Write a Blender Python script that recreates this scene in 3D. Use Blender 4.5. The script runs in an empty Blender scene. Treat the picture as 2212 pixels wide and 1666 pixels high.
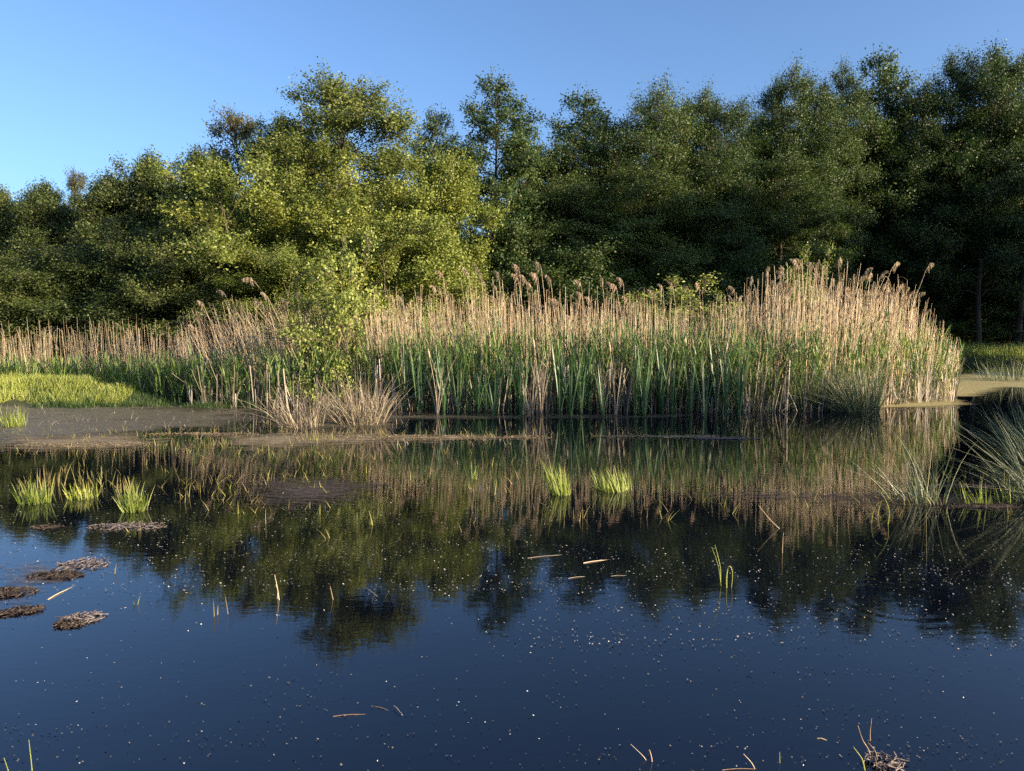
import bpy, math
import numpy as np
from mathutils import Vector

sc = bpy.context.scene
COL = sc.collection
R = math.radians
rs = np.random.RandomState(7)

# ------------------------------------------------------------------ camera
CAM_H, PITCH, F_PX = 1.6, R(4.81), 1580.0          # F_PX: focal length in pixels of a 2212 px wide frame
cam_d = bpy.data.cameras.new('camera')
cam_d.sensor_width = 36.0
cam_d.lens = 36.0 * F_PX / 2212.0
cam_d.clip_start, cam_d.clip_end = 0.05, 3000
cam = bpy.data.objects.new('camera', cam_d)
COL.objects.link(cam)
cam.location = (0, 0, CAM_H)
cam.rotation_euler = (math.pi / 2 - PITCH, 0, 0)
sc.camera = cam

# ------------------------------------------------------------------ sky, sun, exposure
SUN_AZ, SUN_EL = 62.0, 14.0                         # degrees: to the right of straight behind the camera, and up
sun_dir = Vector((math.sin(R(SUN_AZ)) * math.cos(R(SUN_EL)), -math.cos(R(SUN_AZ)) * math.cos(R(SUN_EL)), math.sin(R(SUN_EL))))
world = bpy.data.worlds.new('World')
sc.world = world
world.use_nodes = True
wn = world.node_tree
sky = wn.nodes.new('ShaderNodeTexSky')
sky.sky_type = 'NISHITA'
sky.sun_disc = False
sky.sun_elevation = R(SUN_EL)
sky.sun_rotation = R(180 - SUN_AZ)
sky.air_density, sky.dust_density, sky.ozone_density = 0.78, 2.5, 3.8
bg = wn.nodes['Background']
bg.inputs['Strength'].default_value = 0.123
wn.links.new(sky.outputs[0], bg.inputs['Color'])

sun_d = bpy.data.lights.new('sun', 'SUN')
sun_d.energy = 5.0
sun_d.angle = R(0.5)
sun_d.color = (1.0, 0.80, 0.54)
sun = bpy.data.objects.new('sun', sun_d)
COL.objects.link(sun)
sun.rotation_euler = (-sun_dir).to_track_quat('-Z', 'Y').to_euler()
sun.location = sun_dir * 60

sc.view_settings.view_transform = 'Standard'
sc.view_settings.look = 'None'
sc.view_settings.exposure = 1.35
sc.view_settings.gamma = 1.0
sc.view_settings.use_curve_mapping = False
sc.cycles.max_bounces = 6
sc.cycles.diffuse_bounces = 3
sc.cycles.glossy_bounces = 3
sc.cycles.transmission_bounces = 4
sc.cycles.transparent_max_bounces = 8
sc.cycles.use_denoising = False
sc.cycles.caustics_reflective = False
sc.cycles.caustics_refractive = False

# ------------------------------------------------------------------ helpers: pixels of the photograph to places
def ray(px, py):
    cx, cy = (px - 1106.0) / F_PX, (833.0 - py) / F_PX
    return np.array((cx, math.cos(PITCH) + cy * math.sin(PITCH), -math.sin(PITCH) + cy * math.cos(PITCH)))

def G(px, py, z=0.0):
    d = ray(px, py)
    t = (z - CAM_H) / d[2]
    return np.array((d[0] * t, d[1] * t, z))

def V(px, py, D):
    d = ray(px, py)
    t = D / d[1]
    return np.array((d[0] * t, D, CAM_H + d[2] * t))

def wx(px, D):
    return V(px, 833, D)[0]

# ------------------------------------------------------------------ helpers: materials
def new_mat(name):
    m = bpy.data.materials.new(name)
    m.use_nodes = True
    return m, m.node_tree, m.node_tree.nodes['Principled BSDF']

def ramp(nt, stops):
    r = nt.nodes.new('ShaderNodeValToRGB')
    el = r.color_ramp.elements
    while len(el) < len(stops):
        el.new(0.5)
    for e, (p, c) in zip(el, stops):
        e.position = p
        e.color = (*c, 1)
    return r

def mat_leaf(name, stops, trans=0.3, rough=0.5, spec=0.35):
    """plant tissue: colour varies from leaf to leaf (face attribute 'tint'), some light passes through"""
    m, nt, p = new_mat(name)
    at = nt.nodes.new('ShaderNodeAttribute')
    at.attribute_name = 'tint'
    r = ramp(nt, stops)
    nt.links.new(at.outputs['Fac'], r.inputs['Fac'])
    oi = nt.nodes.new('ShaderNodeObjectInfo')
    mr = nt.nodes.new('ShaderNodeMapRange')
    mr.inputs['To Min'].default_value = .78; mr.inputs['To Max'].default_value = 1.22
    nt.links.new(oi.outputs['Random'], mr.inputs['Value'])
    hs = nt.nodes.new('ShaderNodeHueSaturation')
    nt.links.new(r.outputs['Color'], hs.inputs['Color'])
    nt.links.new(mr.outputs[0], hs.inputs['Value'])
    mh = nt.nodes.new('ShaderNodeMapRange')
    mh.inputs['To Min'].default_value = .515; mh.inputs['To Max'].default_value = .488
    nt.links.new(oi.outputs['Random'], mh.inputs['Value'])
    nt.links.new(mh.outputs[0], hs.inputs['Hue'])
    r = hs
    nt.links.new(r.outputs['Color'], p.inputs['Base Color'])
    p.inputs['Roughness'].default_value = rough
    p.inputs['Specular IOR Level'].default_value = spec
    if trans > 0:
        tr = nt.nodes.new('ShaderNodeBsdfTranslucent')
        mul = nt.nodes.new('ShaderNodeMixRGB')
        mul.blend_type = 'MULTIPLY'
        mul.inputs['Fac'].default_value = 1.0
        mul.inputs['Color2'].default_value = (1.25, 1.35, 0.6, 1)
        nt.links.new(r.outputs['Color'], mul.inputs['Color1'])
        nt.links.new(mul.outputs['Color'], tr.inputs['Color'])
        mx = nt.nodes.new('ShaderNodeMixShader')
        mx.inputs['Fac'].default_value = trans
        nt.links.new(p.outputs[0], mx.inputs[1])
        nt.links.new(tr.outputs[0], mx.inputs[2])
        nt.links.new(mx.outputs[0], nt.nodes['Material Output'].inputs['Surface'])
    return m

def mat_noise(name, stops, scale=4.0, detail=6, rough=0.8, bump=0.0, spec=0.3, coord='Object', stretch=(1, 1, 1)):
    m, nt, p = new_mat(name)
    tc = nt.nodes.new('ShaderNodeTexCoord')
    mp = nt.nodes.new('ShaderNodeMapping')
    mp.inputs['Scale'].default_value = stretch
    nz = nt.nodes.new('ShaderNodeTexNoise')
    nz.inputs['Scale'].default_value = scale
    nz.inputs['Detail'].default_value = detail
    nt.links.new(tc.outputs[coord], mp.inputs['Vector'])
    nt.links.new(mp.outputs[0], nz.inputs['Vector'])
    r = ramp(nt, stops)
    nt.links.new(nz.outputs['Fac'], r.inputs['Fac'])
    nt.links.new(r.outputs['Color'], p.inputs['Base Color'])
    p.inputs['Roughness'].default_value = rough
    p.inputs['Specular IOR Level'].default_value = spec
    if bump:
        b = nt.nodes.new('ShaderNodeBump')
        b.inputs['Strength'].default_value = bump
        b.inputs['Distance'].default_value = 0.02
        nt.links.new(nz.outputs['Fac'], b.inputs['Height'])
        nt.links.new(b.outputs[0], p.inputs['Normal'])
    return m

M = {}
M['leaf_yellow'] = mat_leaf('leaf_yellow', [(0, (.065, .09, .012)), (.5, (.155, .19, .03)), (1, (.32, .35, .10))])
M['leaf_bright'] = mat_leaf('leaf_bright', [(0, (.09, .125, .022)), (.5, (.21, .25, .05)), (1, (.42, .45, .16))])
M['leaf_alder'] = mat_leaf('leaf_alder', [(0, (.035, .06, .013)), (.5, (.085, .115, .022)), (1, (.20, .225, .055))])
M['leaf_olive'] = mat_leaf('leaf_olive', [(0, (.03, .05, .012)), (.6, (.08, .105, .025)), (1, (.22, .24, .085))])
M['leaf_red'] = mat_leaf('leaf_red', [(0, (.05, .055, .02)), (.6, (.09, .09, .035)), (1, (.15, .13, .06))])
M['leaf_dark'] = mat_leaf('leaf_dark', [(0, (.022, .046, .013)), (.6, (.052, .09, .023)), (1, (.17, .20, .05))])
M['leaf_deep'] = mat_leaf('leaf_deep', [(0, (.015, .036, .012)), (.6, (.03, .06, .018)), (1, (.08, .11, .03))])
M['bark'] = mat_noise('bark', [(.3, (.035, .028, .02)), (.7, (.10, .085, .06))], scale=9, bump=.5, rough=.9, stretch=(1, 1, .25))
M['bark_pale'] = mat_noise('bark_pale', [(.3, (.08, .065, .04)), (.7, (.20, .17, .11))], scale=9, bump=.5, rough=.9, stretch=(1, 1, .25))
M['straw'] = mat_leaf('straw', [(0, (.27, .19, .115)), (.5, (.50, .375, .25)), (1, (.68, .55, .38))], trans=.12, rough=.55)
M['straw_grey'] = mat_leaf('straw_grey', [(0, (.10, .08, .06)), (.5, (.21, .18, .145)), (1, (.42, .37, .30))], trans=.1, rough=.6)
M['plume'] = mat_leaf('plume', [(0, (.22, .155, .115)), (.5, (.40, .30, .22)), (1, (.62, .51, .40))], trans=.25, rough=.8, spec=.1)
M['reed_green'] = mat_leaf('reed_green', [(0, (.04, .09, .025)), (.5, (.095, .17, .045)), (.85, (.20, .27, .085)), (1, (.42, .36, .19))], trans=.3, rough=.42, spec=.45)
M['cattail_green'] = mat_leaf('cattail_green', [(0, (.04, .09, .035)), (.5, (.08, .15, .06)), (1, (.17, .24, .11))], trans=.2, rough=.4, spec=.45)
M['cattail_head'] = mat_noise('cattail_head', [(.3, (.25, .17, .10)), (.7, (.5, .38, .26))], scale=60, rough=.95, bump=.6)
M['rush_dry'] = mat_leaf('rush_dry', [(0, (.10, .075, .05)), (.5, (.22, .175, .12)), (.85, (.38, .32, .23)), (1, (.19, .22, .11))], trans=.12, rough=.6)
M['rush_green'] = mat_leaf('rush_green', [(0, (.075, .10, .05)), (.5, (.16, .19, .105)), (1, (.34, .34, .22))], trans=.15, rough=.45)
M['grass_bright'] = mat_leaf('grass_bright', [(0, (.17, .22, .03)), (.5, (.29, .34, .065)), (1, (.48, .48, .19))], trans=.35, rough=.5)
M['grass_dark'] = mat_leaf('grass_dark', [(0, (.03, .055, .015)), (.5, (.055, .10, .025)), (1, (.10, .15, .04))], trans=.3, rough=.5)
M['sprig'] = mat_leaf('sprig', [(0, (.12, .09, .05)), (.5, (.24, .20, .08)), (1, (.28, .29, .07))], trans=.3, rough=.55)
M['twig'] = mat_noise('twig', [(.3, (.14, .09, .06)), (.7, (.36, .26, .17))], scale=25, rough=.8, bump=.3)
M['debris'] = mat_noise('debris', [(.25, (.03, .02, .014)), (.5, (.10, .07, .055)), (.75, (.24, .19, .17))], scale=22, rough=.85, bump=.8)
M['debris_pale'] = mat_noise('debris_pale', [(.25, (.09, .07, .06)), (.6, (.25, .20, .18)), (.8, (.38, .33, .30))], scale=24, rough=.8, bump=.6)
M['mat_straw'] = mat_noise('mat_straw', [(.25, (.06, .045, .025)), (.55, (.16, .12, .07)), (.8, (.27, .21, .12))], scale=14, rough=.85, bump=.8)
M['fluff'] = mat_leaf('fluff', [(0, (.05, .045, .04)), (.6, (.2, .19, .17)), (.85, (.5, .48, .44)), (1, (.8, .78, .74))], trans=0, rough=.8)
M['soil'] = mat_noise('soil', [(.3, (.02, .017, .01)), (.5, (.04, .04, .018)), (.75, (.06, .08, .025))], scale=1.6, rough=.95, bump=.6)

def mat_water():
    m, nt, p = new_mat('water')
    p.inputs['Base Color'].default_value = (.002, .0028, .007, 1)
    p.inputs['Roughness'].default_value = 0.0
    p.inputs['IOR'].default_value = 1.6
    tc = nt.nodes.new('ShaderNodeTexCoord')
    mp = nt.nodes.new('ShaderNodeMapping')
    mp.inputs['Scale'].default_value = (1.0, 2.2, 1.0)
    n1 = nt.nodes.new('ShaderNodeTexNoise')
    n1.inputs['Scale'].default_value = 9.0
    n1.inputs['Detail'].default_value = 3
    nt.links.new(tc.outputs['Object'], mp.inputs['Vector'])
    nt.links.new(mp.outputs[0], n1.inputs['Vector'])
    # one set of rings spreading where something touched the surface
    c = G(1930, 1296)
    sub = nt.nodes.new('ShaderNodeVectorMath'); sub.operation = 'DISTANCE'
    sub.inputs[1].default_value = tuple(c)
    nt.links.new(tc.outputs['Object'], sub.inputs[0])
    w = nt.nodes.new('ShaderNodeMath'); w.operation = 'MULTIPLY'; w.inputs[1].default_value = 62.0
    nt.links.new(sub.outputs['Value'], w.inputs[0])
    s = nt.nodes.new('ShaderNodeMath'); s.operation = 'SINE'
    nt.links.new(w.outputs[0], s.inputs[0])
    mr = nt.nodes.new('ShaderNodeMapRange')
    mr.inputs['From Min'].default_value = 0.18; mr.inputs['From Max'].default_value = 0.30
    nt.links.new(sub.outputs['Value'], mr.inputs['Value'])
    mr2 = nt.nodes.new('ShaderNodeMapRange')
    mr2.inputs['From Min'].default_value = 0.46; mr2.inputs['From Max'].default_value = 0.32
    nt.links.new(sub.outputs['Value'], mr2.inputs['Value'])
    a = nt.nodes.new('ShaderNodeMath'); a.operation = 'MULTIPLY'
    nt.links.new(mr.outputs[0], a.inputs[0]); nt.links.new(mr2.outputs[0], a.inputs[1])
    b2 = nt.nodes.new('ShaderNodeMath'); b2.operation = 'MULTIPLY'
    nt.links.new(a.outputs[0], b2.inputs[0]); nt.links.new(s.outputs[0], b2.inputs[1])
    add = nt.nodes.new('ShaderNodeMath'); add.operation = 'MULTIPLY_ADD'
    add.inputs[1].default_value = 0.4
    nt.links.new(b2.outputs[0], add.inputs[0]); nt.links.new(n1.outputs['Fac'], add.inputs[2])
    bp = nt.nodes.new('ShaderNodeBump')
    bp.inputs['Strength'].default_value = 1.0
    bp.inputs['Distance'].default_value = 0.00035
    nt.links.new(add.outputs[0], bp.inputs['Height'])
    nt.links.new(bp.outputs[0], p.inputs['Normal'])
    return m
M['water'] = mat_water()

def mat_film(name, stops, scale, cover, rough=.6):
    """thin scum on the water: thins out towards the sheet's rim (point attribute 'cover') and in noise-shaped gaps"""
    m, nt, p = new_mat(name)
    tc = nt.nodes.new('ShaderNodeTexCoord')
    mp = nt.nodes.new('ShaderNodeMapping'); mp.inputs['Scale'].default_value = (1, 2.5, 1)
    nz = nt.nodes.new('ShaderNodeTexNoise'); nz.inputs['Scale'].default_value = scale; nz.inputs['Detail'].default_value = 8
    nt.links.new(tc.outputs['Object'], mp.inputs['Vector']); nt.links.new(mp.outputs[0], nz.inputs['Vector'])
    n2 = nt.nodes.new('ShaderNodeTexNoise'); n2.inputs['Scale'].default_value = scale * 7; n2.inputs['Detail'].default_value = 5
    nt.links.new(mp.outputs[0], n2.inputs['Vector'])
    r = ramp(nt, stops)
    nt.links.new(n2.outputs['Fac'], r.inputs['Fac']); nt.links.new(r.outputs['Color'], p.inputs['Base Color'])
    p.inputs['Roughness'].default_value = rough
    p.inputs['IOR'].default_value = 1.4
    at = nt.nodes.new('ShaderNodeAttribute'); at.attribute_name = 'cover'
    s = nt.nodes.new('ShaderNodeMath'); s.operation = 'ADD'
    nt.links.new(at.outputs['Fac'], s.inputs[0]); nt.links.new(nz.outputs['Fac'], s.inputs[1])
    mr = nt.nodes.new('ShaderNodeMapRange')
    mr.inputs['From Min'].default_value = 1.0 - cover * .5; mr.inputs['From Max'].default_value = 1.45 - cover * .5
    nt.links.new(s.outputs[0], mr.inputs['Value'])
    tr = nt.nodes.new('ShaderNodeBsdfTransparent')
    mx = nt.nodes.new('ShaderNodeMixShader')
    nt.links.new(mr.outputs[0], mx.inputs['Fac']); nt.links.new(tr.outputs[0], mx.inputs[1]); nt.links.new(p.outputs[0], mx.inputs[2])
    nt.links.new(mx.outputs[0], nt.nodes['Material Output'].inputs['Surface'])
    return m
M['raft_dark'] = mat_film('raft_dark', [(.3, (.018, .013, .010)), (.55, (.065, .046, .036)), (.75, (.15, .12, .10))], 7, .9, .8)
M['raft_pale'] = mat_film('raft_pale', [(.3, (.07, .055, .05)), (.55, (.17, .14, .13)), (.72, (.33, .29, .27))], 7, .75, .7)
M['raft_straw'] = mat_film('raft_straw', [(.3, (.08, .06, .032)), (.55, (.25, .19, .11)), (.75, (.42, .33, .19))], 2.6, .75, .8)
M['film'] = mat_film('film', [(.3, (.085, .07, .048)), (.7, (.17, .145, .10))], 1.3, .95, .38)
M['duckweed'] = mat_film('duckweed', [(.3, (.26, .22, .09)), (.7, (.42, .36, .16))], 1.2, 1.0)

# ------------------------------------------------------------------ helpers: meshes
class Buf:
    """collects quads with a tint per face, builds one mesh"""
    def __init__(self):
        self.v, self.f, self.t, self.n = [], [], [], 0
    def add(self, verts, faces, tint):
        verts = np.asarray(verts, float).reshape(-1, 3)
        faces = np.asarray(faces, int).reshape(-1, 4)
        self.v.append(verts); self.f.append(faces + self.n)
        self.t.append(np.broadcast_to(np.asarray(tint, float), (len(faces),)))
        self.n += len(verts)
    def ribbons(self, pts, width, side, tint):
        """pts N,K,3; width N,K; side N,3"""
        N, K, _ = pts.shape
        off = side[:, None, :] * width[:, :, None] * .5
        v = np.stack([pts - off, pts + off], 2)                       # N,K,2,3
        idx = np.arange(N * K * 2).reshape(N, K, 2)
        f = np.stack([idx[:, :-1, 0], idx[:, :-1, 1], idx[:, 1:, 1], idx[:, 1:, 0]], -1)
        self.add(v, f, np.repeat(np.broadcast_to(tint, (N,)), K - 1))
    def tubes(self, pts, rad, tint, sides=3):
        N, K, _ = pts.shape
        d = np.gradient(pts, axis=1)
        d /= np.linalg.norm(d, axis=2, keepdims=True) + 1e-9
        ref = np.where(np.abs(d[..., 2:3]) > .9, np.array((1., 0, 0)), np.array((0, 0, 1.)))
        a = np.cross(d, ref); a /= np.linalg.norm(a, axis=2, keepdims=True) + 1e-9
        b = np.cross(d, a)
        ang = np.arange(sides) * 2 * np.pi / sides
        ring = a[:, :, None] * np.cos(ang)[:, None] + b[:, :, None] * np.sin(ang)[:, None]
        v = pts[:, :, None] + ring * rad[:, :, None, None]
        idx = np.arange(N * K * sides).reshape(N, K, sides)
        nx = np.roll(idx, -1, 2)
        f = np.stack([idx[:, :-1], nx[:, :-1], nx[:, 1:], idx[:, 1:]], -1)
        self.add(v, f, np.repeat(np.broadcast_to(tint, (N,)), (K - 1) * sides))
    def leaves(self, c, size, nrm, rng, tint, aspect=.62):
        N = len(c)
        nrm = nrm / (np.linalg.norm(nrm, axis=1, keepdims=True) + 1e-9)
        u = rng.normal(size=(N, 3)); u -= nrm * (u * nrm).sum(1, keepdims=True)
        u /= np.linalg.norm(u, axis=1, keepdims=True) + 1e-9
        w = np.cross(nrm, u)
        s = size[:, None]
        v = np.stack([c - u * s * .5, c + w * s * aspect * .5 + nrm * s * .1 + u * s * .05, c + u * s * .5, c - w * s * aspect * .5 + nrm * s * .1 + u * s * .05], 1)
        self.add(v, np.arange(N * 4).reshape(N, 4), tint)
    def mesh(self, name, mats, smooth=False):
        me = bpy.data.meshes.new(name)
        v = np.concatenate(self.v); f = np.concatenate(self.f); t = np.concatenate(self.t)
        me.vertices.add(len(v)); me.vertices.foreach_set('co', v.astype(np.float32).ravel())
        me.loops.add(f.size); me.loops.foreach_set('vertex_index', f.astype(np.int32).ravel())
        me.polygons.add(len(f))
        me.polygons.foreach_set('loop_start', np.arange(0, f.size, 4, dtype=np.int32))
        me.polygons.foreach_set('loop_total', np.full(len(f), 4, dtype=np.int32))
        if smooth:
            me.polygons.foreach_set('use_smooth', np.ones(len(f), bool))
        at = me.attributes.new('tint', 'FLOAT', 'FACE')
        at.data.foreach_set('value', t.astype(np.float32))
        me.update(calc_edges=True); me.validate()
        me.materials.append(mats)
        return me

def link(name, data, parent=None, loc=None):
    o = bpy.data.objects.new(name, data)
    COL.objects.link(o)
    if parent is not None:
        o.parent = parent
    if loc is not None:
        o.location = loc
    return o

def tag(o, label=None, cat=None, group=None, kind=None):
    for k, v in (('label', label), ('category', cat), ('group', group), ('kind', kind)):
        if v:
            o[k] = v
    return o

def thing(name, label, cat, loc=(0, 0, 0), group=None):
    o = bpy.data.objects.new(name, None)
    COL.objects.link(o)
    o.empty_display_size = .2
    o.location = loc
    return tag(o, label, cat, group)

def copy_thing(src, loc, rot=(0, 0, 0), scale=(1, 1, 1), label=None, group=None):
    r = src.copy(); COL.objects.link(r)
    r.location, r.rotation_euler, r.scale = loc, rot, scale
    for ch in src.children:
        c = ch.copy(); COL.objects.link(c); c.parent = r
    if label: r['label'] = label
    if group: r['group'] = group
    return r

def unit(a):
    return a / (np.linalg.norm(a, axis=-1, keepdims=True) + 1e-9)

# ------------------------------------------------------------------ the setting: ground and water
def land_sd(x, y):
    """signed distance-like field, positive on land"""
    inlet = 8.8 + (y - 14) * .40
    front = np.interp(x, [-14, -7.5, -5.5, 0, 6, 12], [14.2, 14.3, 15.0, 15.4, 15.6, 16.0])
    far = np.maximum(np.minimum(y - front, inlet - x), y - 29.5)
    near = 1.2 - y + .25 * np.sin(x * 1.3)
    right = x - (.80 * np.clip(y, 0, 29) + 3.0) + .5 * np.sin(y * .8)
    left = -24 - x
    return np.maximum(np.maximum(far, near), np.maximum(right, left))

def ground_z(x, y):
    return np.clip(.30 * land_sd(x, y), -.5, .28) + .05 * np.sin(x * .9 + 1) * np.sin(y * .7)

def grid_mesh(name, xs, ys, zf, mat):
    X, Y = np.meshgrid(xs, ys)
    v = np.stack([X, Y, zf(X, Y)], -1).reshape(-1, 3)
    i = np.arange(len(xs) * len(ys)).reshape(len(ys), len(xs))
    f = np.stack([i[:-1, :-1], i[:-1, 1:], i[1:, 1:], i[1:, :-1]], -1).reshape(-1, 4)
    b = Buf(); b.add(v, f, .5)
    return b.mesh(name, mat, smooth=True)

s = np.linspace(-1, 1, 260)
xs = 22 * s + 900 * s ** 7
ys = 16 + 26 * s + 900 * s ** 7
ground = tag(link('ground', grid_mesh('ground', xs, ys, ground_z, M['soil'])), kind='structure')
wxs = np.linspace(-70, 70, 8); wys = np.linspace(-6, 34, 6)
water = tag(link('water', grid_mesh('water', wxs, wys, lambda x, y: x * 0, M['water'])), kind='structure')

def film(name, pts, mat, z, label, cat, fade=.5):
    """irregular sheet on the water; 'cover' rises from below 0 at the rim to .55 inside"""
    P = np.array([G(*p)[:2] for p in pts])
    Q = np.roll(P, -1, 0)
    lo, hi = P.min(0) - .3, P.max(0) + .3
    nx_, ny_ = int(min(220, (hi[0] - lo[0]) / .08)), int(min(120, (hi[1] - lo[1]) / .05))
    X, Y = np.meshgrid(np.linspace(lo[0], hi[0], nx_), np.linspace(lo[1], hi[1], ny_))
    C = np.stack([X.ravel(), Y.ravel()], -1)
    d = Q - P
    w = C[:, None] - P[None]
    t = np.clip((w * d).sum(-1) / ((d * d).sum(-1) + 1e-9), 0, 1)
    dist = np.sqrt((((w - d * t[..., None]) ** 2).sum(-1)).min(1))
    cond = (P[None, :, 1] > C[:, None, 1]) != (Q[None, :, 1] > C[:, None, 1])
    xc = d[None, :, 0] * (C[:, None, 1] - P[None, :, 1]) / (d[None, :, 1] + 1e-12) + P[None, :, 0]
    inside = ((cond & (C[:, None, 0] < xc)).sum(1) % 2) == 1
    sd = np.where(inside, dist, -dist)
    cov = np.clip(sd / fade, -1, 1)
    cov = np.where(cov > 0, cov * .6, cov) - .05
    keep = (sd > -.2).reshape(ny_, nx_)
    i = np.arange(nx_ * ny_).reshape(ny_, nx_)
    f = np.stack([i[:-1, :-1], i[:-1, 1:], i[1:, 1:], i[1:, :-1]], -1)
    k = keep[:-1, :-1] & keep[1:, 1:] & keep[:-1, 1:] & keep[1:, :-1]
    f = f[k]
    used_v = np.unique(f)
    remap = np.zeros(nx_ * ny_, int); remap[used_v] = np.arange(len(used_v))
    b = Buf(); b.add(np.c_[C[used_v], np.full(len(used_v), z)], remap[f], .5)
    me = b.mesh(name, mat)
    at = me.attributes.new('cover', 'FLOAT', 'POINT')
    at.data.foreach_set('value', cov[used_v].astype(np.float32))
    return tag(link(name, me), label, cat, kind='stuff')

film('surface_scum', [(-160, 870), (200, 866), (420, 872), (600, 880), (640, 905), (520, 930), (360, 938), (240, 955), (120, 968), (-160, 1000)], M['film'], .004, 'grey brown film of scum on the still water below the left bank', 'water film', fade=1.3)
film('surface_scum', [(540, 898), (700, 888), (880, 892), (1100, 894), (1500, 894), (1500, 905), (1150, 908), (900, 910), (860, 928), (700, 935), (560, 930)], M['film'], .004, 'brown scum on the water around the dry rush tussocks', 'water film', fade=.8)
film('weed_film', [(420, 935), (700, 928), (1000, 934), (1210, 936), (1190, 954), (960, 962), (700, 972), (520, 985), (430, 965)], M['raft_straw'], .006, 'straw coloured weed film on the water in front of the reeds', 'water film', fade=.8)
film('weed_film', [(-60, 935), (120, 935), (330, 930), (420, 950), (330, 975), (120, 985), (-60, 980)], M['raft_straw'], .006, 'straw coloured weed film near the left edge', 'water film', fade=.8)
film('weed_film', [(480, 1030), (760, 1020), (900, 1040), (820, 1090), (640, 1120), (480, 1100)], M['raft_dark'], .006, 'thin dark film of litter left of the middle of the pond', 'water film', fade=.9)
film('weed_film', [(1400, 1060), (1700, 1050), (2000, 1055), (2240, 1060), (2240, 1115), (1900, 1108), (1600, 1090), (1420, 1080)], M['raft_dark'], .006, 'thin dark film of litter along the water right of the middle', 'water film', fade=.9)
film('weed_film', [(-60, 1215), (100, 1200), (230, 1205), (240, 1240), (140, 1275), (60, 1350), (-60, 1350)], M['raft_pale'], .006, 'pale speckled film between the rafts on the left', 'water film', fade=.5)
film('duckweed', [(2040, 812), (2120, 800), (2200, 806), (2300, 812), (2290, 842), (2190, 838), (2120, 858), (2060, 858), (2000, 850)], M['duckweed'], .004, 'pale yellow duckweed sheet on the water in the right inlet', 'duckweed')
film('duckweed', [(1880, 872), (1960, 862), (2070, 862), (2110, 872), (2080, 882), (1960, 884), (1890, 886), (1840, 886)], M['duckweed'], .008, 'pale duckweed strip along the foot of the right reed clump', 'duckweed')

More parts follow.
